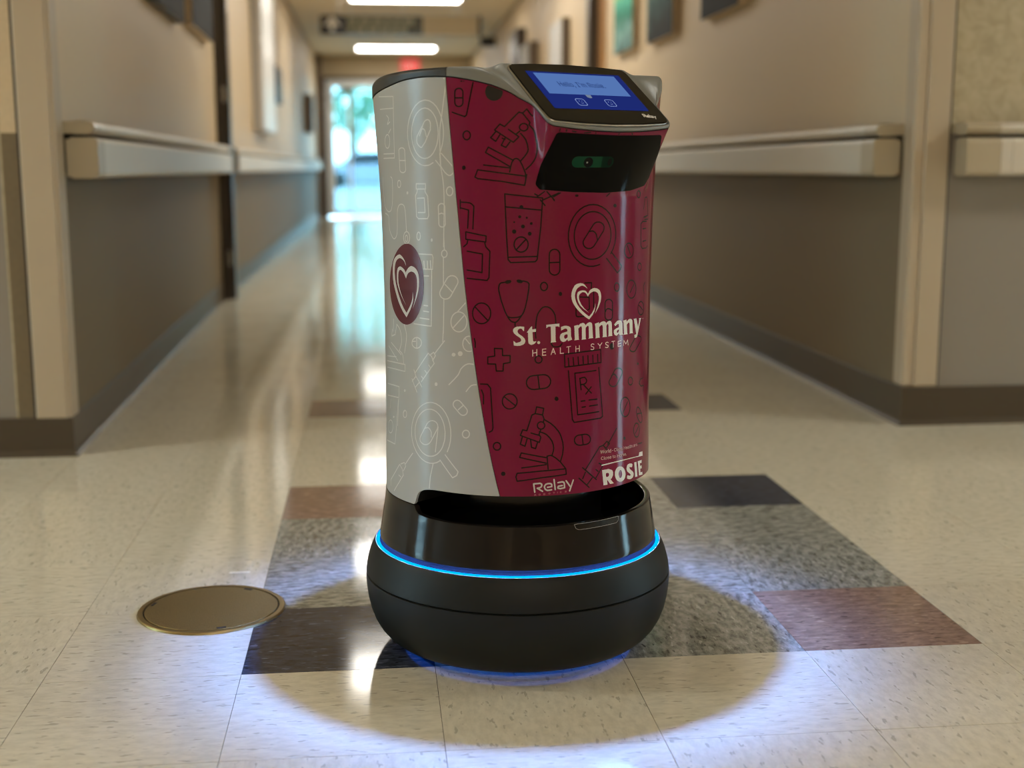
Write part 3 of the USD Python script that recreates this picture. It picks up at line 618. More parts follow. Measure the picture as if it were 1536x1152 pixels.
('round_tablet_print','r',[('l',[(688,4179),(685,4145),(674,4114),(658,4087),(636,4066),(610,4052),(581,4045),(552,4045),(523,4054),(496,4069),(472,4091),(452,4118),(438,4149),(428,4182),(425,4217),(427,4250),(436,4281),(450,4308),(469,4330),(492,4345),(519,4352),(547,4352),(577,4344),(606,4329),(632,4307),(655,4280),(672,4248),(683,4214),(688,4179)]),('l',[(613,4270),(490,4113)])]),
('capsule_print','r',[('l',[(1129,3989),(1145,3958),(1154,3930),(1156,3905),(1150,3885),(1138,3871),(1119,3863),(1096,3862),(1070,3868),(1043,3881),(988,3922),(943,3977),(914,4037),(907,4065),(906,4090),(909,4110),(919,4124),(933,4133),(951,4135),(974,4130),(999,4118),(1055,4077),(1082,4050),(1129,3989)]),('l',[(935,4029),(1135,4010)])]),
('round_tablet_print','r',[('l',[(1031,3752),(1028,3727),(1018,3705),(1003,3687),(984,3673),(961,3663),(937,3660),(912,3661),(887,3669),(865,3681),(845,3698),(817,3741),(807,3791),(810,3815),(817,3838),(829,3857),(846,3871),(865,3881),(888,3886),(912,3884),(937,3877),(962,3865),(985,3847),(1004,3826),(1019,3802),(1028,3777),(1031,3752)]),('l',[(974,3814),(868,3729)])]),
('pill_print','r',[('l',[(-302,3879),(-267,3874),(-234,3858),(-210,3833),(-197,3802),(-199,3772),(-214,3746),(-241,3728),(-275,3721),(-378,3717),(-412,3722),(-443,3737),(-466,3762),(-477,3792),(-476,3822),(-461,3849),(-437,3867),(-405,3875),(-302,3879)]),('l',[(-349,3873),(-328,3728)])]),
('spot_print','r',[('f',[(563,3704),(554,3688),(533,3683),(513,3694),(507,3704),(507,3724),(522,3735),(545,3731),(561,3715),(563,3704)])]),
('dash_print','r',[('l',[(977,3544),(1130,3529)])]),
('syringe_print','r',[('l',[(333,3891),(189,3725),(140,3675)]),('l',[(46,3667),(121,3720),(179,3677),(111,3622)]),('l',[(-282,3339),(-157,3497),(-26,3655),(46,3667),(121,3592)]),('l',[(-99,3181),(44,3361)]),('l',[(-338,3366),(-90,3151)]),('l',[(-401,3210),(-225,3048)]),('l',[(-290,3290),(-338,3196)]),('l',[(-167,3190),(-266,3089)]),('l',[(-37,3400),(35,3362)]),('l',[(-98,3309),(-55,3275)])]),
('visor_edge_print','r',[('l',[(-828,8466),(-849,8366)]),('l',[(-748,8459),(-760,8367)]),('l',[(-678,8368),(-626,8360)]),('l',[(-503,8345),(-416,8355)]),('l',[(-334,8407),(-336,8319)]),('l',[(17,8310),(53,8360),(78,8388),(103,8397),(138,8398)]),('l',[(195,8424),(275,8331)])]),
('drinking_glass_print','w',[('l',[(-3931,8932),(-3423,8913),(-3434,8741),(-3918,8743)]),('l',[(-3424,8907),(-3504,8007),(-3921,8004)]),('l',[(-3904,8071),(-3495,8073)]),('l',[(-3617,8256),(-3633,8212),(-3647,8192),(-3682,8164),(-3703,8157),(-3725,8155),(-3746,8158),(-3765,8166),(-3782,8178),(-3794,8195),(-3803,8215),(-3806,8237),(-3803,8260),(-3783,8304),(-3749,8339),(-3707,8358),(-3686,8360),(-3667,8357),(-3650,8349),(-3635,8337),(-3618,8301),(-3617,8256)]),('l',[(-3667,8643),(-3622,8616),(-3607,8601),(-3604,8593),(-3613,8572),(-3653,8524),(-3660,8510),(-3632,8516),(-3571,8544)]),('l',[(-3639,8377),(-3561,8435)])]),
('magnifier_print','w',[('l',[(-2638,7934),(-2699,7904),(-2731,7895),(-2797,7891),(-2863,7904),(-2928,7934),(-2987,7980),(-3038,8041),(-3079,8113),(-3107,8196),(-3120,8284),(-3119,8375),(-3102,8466),(-3072,8552),(-3030,8632),(-2979,8700),(-2921,8757),(-2858,8798),(-2826,8813),(-2762,8830),(-2730,8832),(-2669,8824),(-2640,8814),(-2586,8781),(-2538,8733),(-2499,8672),(-2468,8600),(-2456,8560),(-2441,8476),(-2436,8387),(-2442,8298),(-2459,8211),(-2487,8129),(-2505,8091)]),('l',[(-2525,8355),(-2535,8274),(-2556,8198),(-2588,8130),(-2628,8072),(-2677,8029),(-2731,8003),(-2788,7994),(-2845,8003),(-2900,8031),(-2949,8075),(-2988,8134),(-3017,8204),(-3031,8282),(-3031,8364),(-3017,8445),(-2990,8521),(-2952,8590),(-2905,8646),(-2852,8687),(-2796,8712),(-2741,8720),(-2687,8709),(-2639,8681),(-2597,8637),(-2563,8580),(-2540,8511),(-2527,8435),(-2525,8355)]),('l',[(-2810,8440),(-2797,8475),(-2766,8521),(-2740,8542),(-2727,8548),(-2701,8553),(-2679,8546),(-2670,8538),(-2657,8515),(-2652,8467),(-2660,8432)]),('l',[(-2805,8464),(-2920,8315)]),('l',[(-2656,8415),(-2767,8230)]),('l',[(-2870,8325),(-2823,8411),(-2809,8422),(-2795,8424),(-2774,8416),(-2759,8397),(-2739,8311)]),('l',[(-2920,8315),(-2930,8258),(-2927,8221),(-2903,8189),(-2870,8163),(-2851,8155),(-2836,8158),(-2767,8230)]),('l',[(-2490,8070),(-2296,7866)]),('l',[(-2591,7966),(-2511,7878)]),('l',[(-2296,7851),(-2298,7812),(-2305,7787),(-2323,7766),(-2340,7754),(-2366,7746),(-2385,7752),(-2405,7764),(-2445,7799),(-2473,7835),(-2510,7892)])]),
('cable_print','w',[('l',[(-2400,9130),(-2382,9116),(-2373,9100),(-2371,9051),(-2464,8561),(-2489,8452),(-2499,8377),(-2506,8259),(-2509,8053),(-2504,7878)]),('l',[(-2515,8067),(-2510,7892),(-2480,7706),(-2470,7597),(-2467,7495),(-2470,7341)])]),
('pill_print','w',[('l',[(-3213,7834),(-3219,7817),(-3234,7803),(-3258,7792),(-3287,7788),(-3317,7791),(-3343,7799),(-3360,7813),(-3366,7829),(-3363,8111),(-3356,8128),(-3339,8142),(-3313,8152),(-3284,8156),(-3256,8153),(-3232,8144),(-3217,8131),(-3212,8114),(-3213,7834)]),('l',[(-3348,7969),(-3202,7968)])]),
('vial_print','w',[('l',[(-2988,7626),(-2797,7627),(-2801,7550),(-2993,7548),(-2988,7626)]),('l',[(-2968,7543),(-2979,7501),(-3014,7453),(-3010,7140),(-2967,7108),(-2783,7115),(-2758,7158),(-2764,7444),(-2812,7509),(-2810,7544)]),('l',[(-2976,7411),(-2833,7419),(-2828,7204),(-2971,7201)])]),
('ring_print','w',[('l',[(-2317,7521),(-2323,7493),(-2338,7470),(-2360,7457),(-2372,7456),(-2396,7462),(-2406,7470),(-2420,7492),(-2423,7506),(-2424,7520),(-2418,7548),(-2402,7571),(-2380,7583),(-2356,7583),(-2335,7571),(-2321,7549),(-2317,7521)])]),
('ring_print','w',[('l',[(-3363,7620),(-3370,7596),(-3384,7577),(-3404,7566),(-3415,7565),(-3435,7570),(-3443,7576),(-3455,7595),(-3457,7607),(-3449,7643),(-3434,7662),(-3414,7672),(-3393,7672),(-3376,7662),(-3365,7643),(-3363,7620)])]),
('spot_print','w',[('f',[(-3176,7489),(-3185,7472),(-3202,7464),(-3219,7471),(-3225,7488),(-3216,7505),(-3198,7513),(-3182,7506),(-3176,7489)])]),
('pill_print','w',[('l',[(-2458,7046),(-2462,7028),(-2474,7012),(-2493,7001),(-2514,6996),(-2536,6999),(-2555,7008),(-2568,7023),(-2573,7041),(-2574,7290),(-2570,7309),(-2557,7324),(-2538,7336),(-2517,7340),(-2495,7337),(-2477,7328),(-2465,7313),(-2460,7295),(-2458,7046)]),('l',[(-2571,7185),(-2517,7200),(-2468,7181)])]),
('tube_print','w',[('l',[(-4046,7710),(-4060,7561),(-4062,7491),(-4049,7376),(-4027,7301),(-4002,7261),(-3985,7246),(-3945,7221),(-3880,7198),(-3841,7191),(-3805,7190),(-3755,7202),(-3725,7220),(-3713,7232),(-3681,7283),(-3650,7379),(-3629,7510),(-3621,7622),(-3622,7676),(-3625,7693),(-3638,7712),(-3674,7725)]),('l',[(-4022,7160),(-3908,7147),(-3866,7130),(-3852,7116),(-3843,7097),(-3840,7073),(-3836,6955),(-3831,6928),(-3821,6905),(-3788,6862),(-3725,6807),(-3683,6785),(-3665,6781),(-3630,6784),(-3596,6801),(-3580,6814),(-3552,6853),(-3541,6879),(-3528,6954),(-3513,7151),(-3507,7192),(-3488,7250),(-3463,7284),(-3434,7304),(-3406,7313),(-3378,7317),(-3333,7312),(-3305,7293),(-3294,7277),(-3279,7223),(-3272,7133),(-3265,6914)]),('l',[(-3188,6820),(-3198,6779),(-3221,6747),(-3254,6728),(-3272,6724),(-3308,6732),(-3323,6742),(-3345,6773),(-3350,6793),(-3351,6813),(-3340,6853),(-3314,6886),(-3280,6905),(-3244,6907),(-3213,6890),(-3193,6859),(-3188,6820)]),('l',[(-3240,6805),(-3249,6774),(-3261,6760),(-3282,6756),(-3295,6765),(-3303,6782),(-3305,6803),(-3300,6824),(-3283,6848),(-3269,6853),(-3256,6849),(-3245,6836),(-3240,6805)])]),
('ring_print','w',[('l',[(-2940,6850),(-2950,6812),(-2964,6795),(-2982,6788),(-2990,6790),(-3006,6801),(-3016,6821),(-3018,6848),(-3013,6874),(-2993,6903),(-2976,6910),(-2960,6904),(-2947,6888),(-2940,6850)])]),
('spot_print','w',[('f',[(-2694,6800),(-2700,6781),(-2707,6776),(-2721,6775),(-2727,6781),(-2732,6799),(-2730,6809),(-2719,6824),(-2705,6824),(-2699,6819),(-2694,6800)])]),
('cable_print','w',[('l',[(-2470,7341),(-2499,6710)]),('l',[(-2493,6904),(-2487,6662)]),('l',[(-2506,6545),(-2515,6145)]),('l',[(-2512,5925),(-2527,5415)]),('l',[(-2524,5522),(-2542,5283)])]),
('ring_print','w',[('l',[(-2440,6605),(-2445,6582),(-2459,6563),(-2479,6552),(-2490,6550),(-2511,6554),(-2521,6561),(-2534,6579),(-2537,6590),(-2533,6626),(-2518,6645),(-2498,6656),(-2476,6657),(-2457,6647),(-2444,6628),(-2440,6605)])]),
('bottle_print','w',[('l',[(-2980,6582),(-2713,6583),(-2697,6539),(-2711,6363),(-2895,6361)]),('l',[(-2881,6479),(-2876,6375)]),('l',[(-2810,6482),(-2805,6379)]),('l',[(-2749,6491),(-2744,6381)]),('l',[(-2728,6356),(-2756,5505),(-3136,5515)]),('l',[(-2899,6257),(-2791,6260)]),('l',[(-2902,5811),(-2821,5809)]),('l',[(-2913,5724),(-2805,5719)]),('l',[(-2992,5613),(-2798,5607)])]),
('capsule_print','w',[('l',[(-2390,5978),(-2416,5951),(-2452,5934),(-2493,5929),(-2532,5938),(-2564,5958),(-2582,5988),(-2585,6022),(-2571,6056),(-2451,6236),(-2424,6263),(-2389,6280),(-2350,6284),(-2313,6275),(-2284,6254),(-2267,6224),(-2264,6190),(-2277,6157),(-2390,5978)]),('l',[(-2484,6147),(-2366,6042)])]),
('round_tablet_print','w',[('l',[(-2126,5605),(-2130,5572),(-2140,5540),(-2155,5511),(-2176,5487),(-2201,5468),(-2229,5455),(-2259,5450),(-2288,5452),(-2317,5462),(-2342,5478),(-2364,5501),(-2380,5529),(-2389,5560),(-2393,5593),(-2389,5626),(-2378,5659),(-2362,5688),(-2340,5712),(-2314,5731),(-2285,5744),(-2256,5749),(-2226,5746),(-2199,5736),(-2174,5720),(-2154,5697),(-2139,5669),(-2129,5638),(-2126,5605)]),('l',[(-2175,5694),(-2350,5511)]),('l',[(-2274,5754),(-2145,5889)])]),
('microscope_print','w',[('l',[(-3645,5458),(-3569,5418),(-3538,5393),(-3508,5342),(-3488,5277),(-3483,5234),(-3487,5193),(-3503,5151),(-3553,5067)]),('l',[(-3399,5482),(-3351,5386),(-3335,5333),(-3333,5306),(-3335,5275),(-3350,5201),(-3397,5039)]),('l',[(-3836,5360),(-3866,5248),(-3710,5289),(-3646,5443)]),('l',[(-3761,5523),(-3792,5334)]),('l',[(-4046,5068),(-3915,5026),(-3807,4981),(-3713,4935),(-3629,4887)]),('l',[(-3896,5142),(-3745,5096),(-3617,5046),(-3505,4995)]),('l',[(-4174,4893),(-3683,4942)]),('l',[(-4181,4812),(-3885,4837),(-3687,4848),(-3387,4855),(-3390,4747),(-3690,4742),(-3890,4732),(-4190,4707)]),('l',[(-3570,5057),(-3497,5030),(-3468,5012),(-3458,5001),(-3451,4987),(-3441,4950),(-3431,4865)])]),
('round_tablet_print','w',[('l',[(-2966,5235),(-2969,5216),(-2977,5197),(-3007,5166),(-3051,5146),(-3076,5141),(-3125,5145),(-3165,5164),(-3179,5178),(-3188,5195),(-3190,5213),(-3187,5232),(-3178,5251),(-3163,5268),(-3122,5295),(-3073,5308),(-3048,5308),(-3005,5296),(-2988,5284),(-2976,5270),(-2969,5253),(-2966,5235)]),('l',[(-3073,5303),(-3076,5149)]),('l',[(-3177,5237),(-3104,5244)])]),
('syringe_print','w',[('l',[(-2509,5300),(-2696,5092)]),('l',[(-2794,5061),(-2715,5113),(-2681,5063),(-2736,4984)]),('l',[(-3114,4764),(-2992,4896),(-2824,5089),(-2755,5042),(-2707,4941),(-2979,4634)]),('l',[(-3149,4798),(-3103,4704),(-3023,4622),(-2969,4555)]),('l',[(-3202,4654),(-3084,4462)]),('l',[(-3103,4704),(-3198,4617)]),('l',[(-3023,4622),(-3118,4534)]),('l',[(-2816,4909),(-2781,4867)]),('l',[(-2900,4817),(-2863,4783)]),('l',[(-2977,4718),(-2945,4691)])]),
('round_tablet_print','w',[('l',[(-2029,5193),(-2054,5174),(-2083,5164),(-2112,5164),(-2141,5173),(-2165,5191),(-2184,5217),(-2197,5263),(-2191,5313),(-2176,5343),(-2155,5368),(-2128,5385),(-2099,5393),(-2069,5391),(-2042,5380)]),('l',[(-2149,5350),(-2086,5279)])]),
('spot_print','w',[('f',[(-2317,5104),(-2327,5082),(-2351,5072),(-2375,5079),(-2382,5089),(-2385,5100),(-2374,5122),(-2350,5132),(-2327,5124),(-2320,5115),(-2317,5104)])]),
('spot_print','w',[('f',[(-2199,5126),(-2202,5111),(-2211,5099),(-2224,5090),(-2240,5086),(-2255,5088),(-2269,5095),(-2277,5107),(-2280,5121),(-2277,5135),(-2268,5148),(-2255,5157),(-2239,5160),(-2223,5158),(-2210,5151),(-2202,5140),(-2199,5126)])]),
('spot_print','w',[('f',[(-2645,4630),(-2653,4608),(-2673,4598),(-2694,4605),(-2700,4614),(-2699,4637),(-2684,4655),(-2662,4657),(-2653,4651),(-2645,4630)])]),
('spot_print','w',[('f',[(-3376,4447),(-3385,4430),(-3406,4421),(-3427,4424),(-3436,4439),(-3426,4455),(-3405,4465),(-3384,4461),(-3376,4447)])]),
('ring_print','w',[('l',[(-3358,4081),(-3370,4042),(-3389,4023),(-3400,4017),(-3424,4013),(-3436,4016),(-3455,4029),(-3461,4039),(-3466,4065),(-3460,4091),(-3444,4114),(-3422,4129),(-3398,4133),(-3377,4125),(-3363,4106),(-3358,4081)])]),
('tube_print','w',[('l',[(-2437,4641),(-2340,4733),(-2283,4794),(-2263,4825),(-2233,4890),(-2191,4934),(-2153,4961),(-2114,4977),(-2085,4979),(-2025,4974)])]),
('tube_print','w',[('l',[(-2147,4556),(-2100,4616),(-2066,4650),(-2031,4663),(-1980,4669)])]),
('pill_print','w',[('l',[(-2145,4298),(-2132,4277),(-2129,4253),(-2137,4229),(-2153,4208),(-2176,4195),(-2203,4190),(-2228,4195),(-2250,4208),(-2349,4306),(-2363,4326),(-2366,4351),(-2358,4375),(-2341,4396),(-2316,4410),(-2289,4415),(-2263,4410),(-2242,4396),(-2145,4298)]),('l',[(-2279,4270),(-2196,4343)])]),
('drinking_glass_print','w',[('l',[(-4165,4447),(-3816,4473),(-3588,4479),(-3659,3847)]),('l',[(-4180,4252),(-3847,4287),(-3629,4301)]),('l',[(-3625,4261),(-3766,3529),(-3964,3524),(-4280,3494)]),('l',[(-3867,3795),(-3870,3771),(-3879,3747),(-3893,3725),(-3913,3704),(-3937,3687),(-3965,3674),(-3996,3666),(-4029,3662),(-4062,3663),(-4094,3670),(-4123,3681),(-4146,3697),(-4161,3716),(-4166,3739),(-4161,3764),(-4146,3789),(-4123,3814),(-4094,3836),(-4028,3869),(-3994,3877),(-3963,3880),(-3935,3878),(-3912,3870),(-3892,3856),(-3878,3839),(-3870,3818),(-3867,3795)]),('f',[(-3793,3963),(-3804,3948),(-3828,3939),(-3854,3940),(-3862,3944),(-3864,3950),(-3853,3965),(-3827,3975),(-3803,3974),(-3793,3963)]),('l',[(-3968,4223),(-4006,4073)])]),
('magnifier_print','w',[('l',[(-2600,3455),(-2667,3416),(-2740,3393),(-2818,3387),(-2896,3397),(-2974,3425),(-3047,3469),(-3111,3527),(-3165,3598),(-3204,3679),(-3225,3768),(-3226,3861),(-3219,3908),(-3208,3955),(-3171,4045),(-3120,4128),(-3056,4201),(-3021,4233),(-2946,4284),(-2868,4319),(-2789,4336),(-2751,4338),(-2677,4327),(-2609,4299),(-2549,4254),(-2498,4195),(-2457,4124),(-2429,4043),(-2413,3955),(-2409,3865),(-2418,3774),(-2440,3687),(-2473,3607)]),('l',[(-2512,3909),(-2516,3813),(-2525,3767),(-2556,3679),(-2577,3640),(-2603,3604),(-2632,3573),(-2664,3546),(-2699,3525),(-2737,3509),(-2776,3499),(-2816,3495),(-2857,3497),(-2897,3505),(-2937,3519),(-2976,3539),(-3011,3565),(-3044,3595),(-3073,3630),(-3097,3670),(-3116,3712),(-3130,3758),(-3137,3805),(-3137,3853),(-3131,3902),(-3119,3950),(-3101,3997),(-3077,4042),(-3049,4083),(-3017,4120),(-2981,4153),(-2943,4180),(-2904,4202),(-2863,4218),(-2823,4227),(-2782,4231),(-2743,4227),(-2705,4217),(-2670,4202),(-2637,4180),(-2607,4153),(-2581,4121),(-2559,4084),(-2541,4044),(-2527,4001),(-2512,3909)]),('l',[(-2512,3554),(-2285,3316),(-2308,3256),(-2380,3213),(-2606,3463)]),('l',[(-2788,3727),(-2817,3696),(-2858,3674),(-2905,3663),(-2952,3667),(-2992,3683),(-3016,3710),(-3022,3744),(-3008,3780),(-2864,3995),(-2834,4026),(-2793,4048),(-2748,4057),(-2705,4052),(-2672,4034),(-2651,4006),(-2647,3972),(-2659,3937),(-2788,3727)]),('l',[(-2914,3918),(-2866,3934),(-2844,3937),(-2827,3932),(-2810,3920),(-2788,3896),(-2776,3868),(-2779,3798)])]),
('ring_print','w',[('l',[(-2096,3911),(-2102,3884),(-2118,3863),(-2141,3849),(-2154,3847),(-2179,3851),(-2190,3857),(-2206,3877),(-2210,3889),(-2212,3902),(-2206,3929),(-2189,3951),(-2166,3964),(-2140,3966),(-2117,3956),(-2102,3936),(-2096,3911)])]),
('ring_print','w',[('l',[(-3356,4078),(-3367,4042),(-3395,4018),(-3418,4014),(-3429,4017),(-3446,4030),(-3452,4039),(-3457,4063),(-3451,4088),(-3436,4110),(-3415,4124),(-3393,4127),(-3373,4119),(-3360,4102),(-3356,4078)])]),
('syringe_print','w',[('l',[(-3197,3483),(-3396,3278)]),('l',[(-3544,3250),(-3430,3294),(-3388,3243),(-3459,3155)]),('l',[(-3984,2807),(-3980,2900),(-3858,2990),(-3755,3075),(-3583,3235),(-3504,3183),(-3459,3087),(-3619,2927),(-3814,2755)]),('l',[(-3617,3055),(-3545,3040)])]),
('cable_print','w',[('l',[(-2741,3385),(-2797,3173),(-2817,2995)]),('l',[(-2641,3973),(-2696,3578)])]),
]
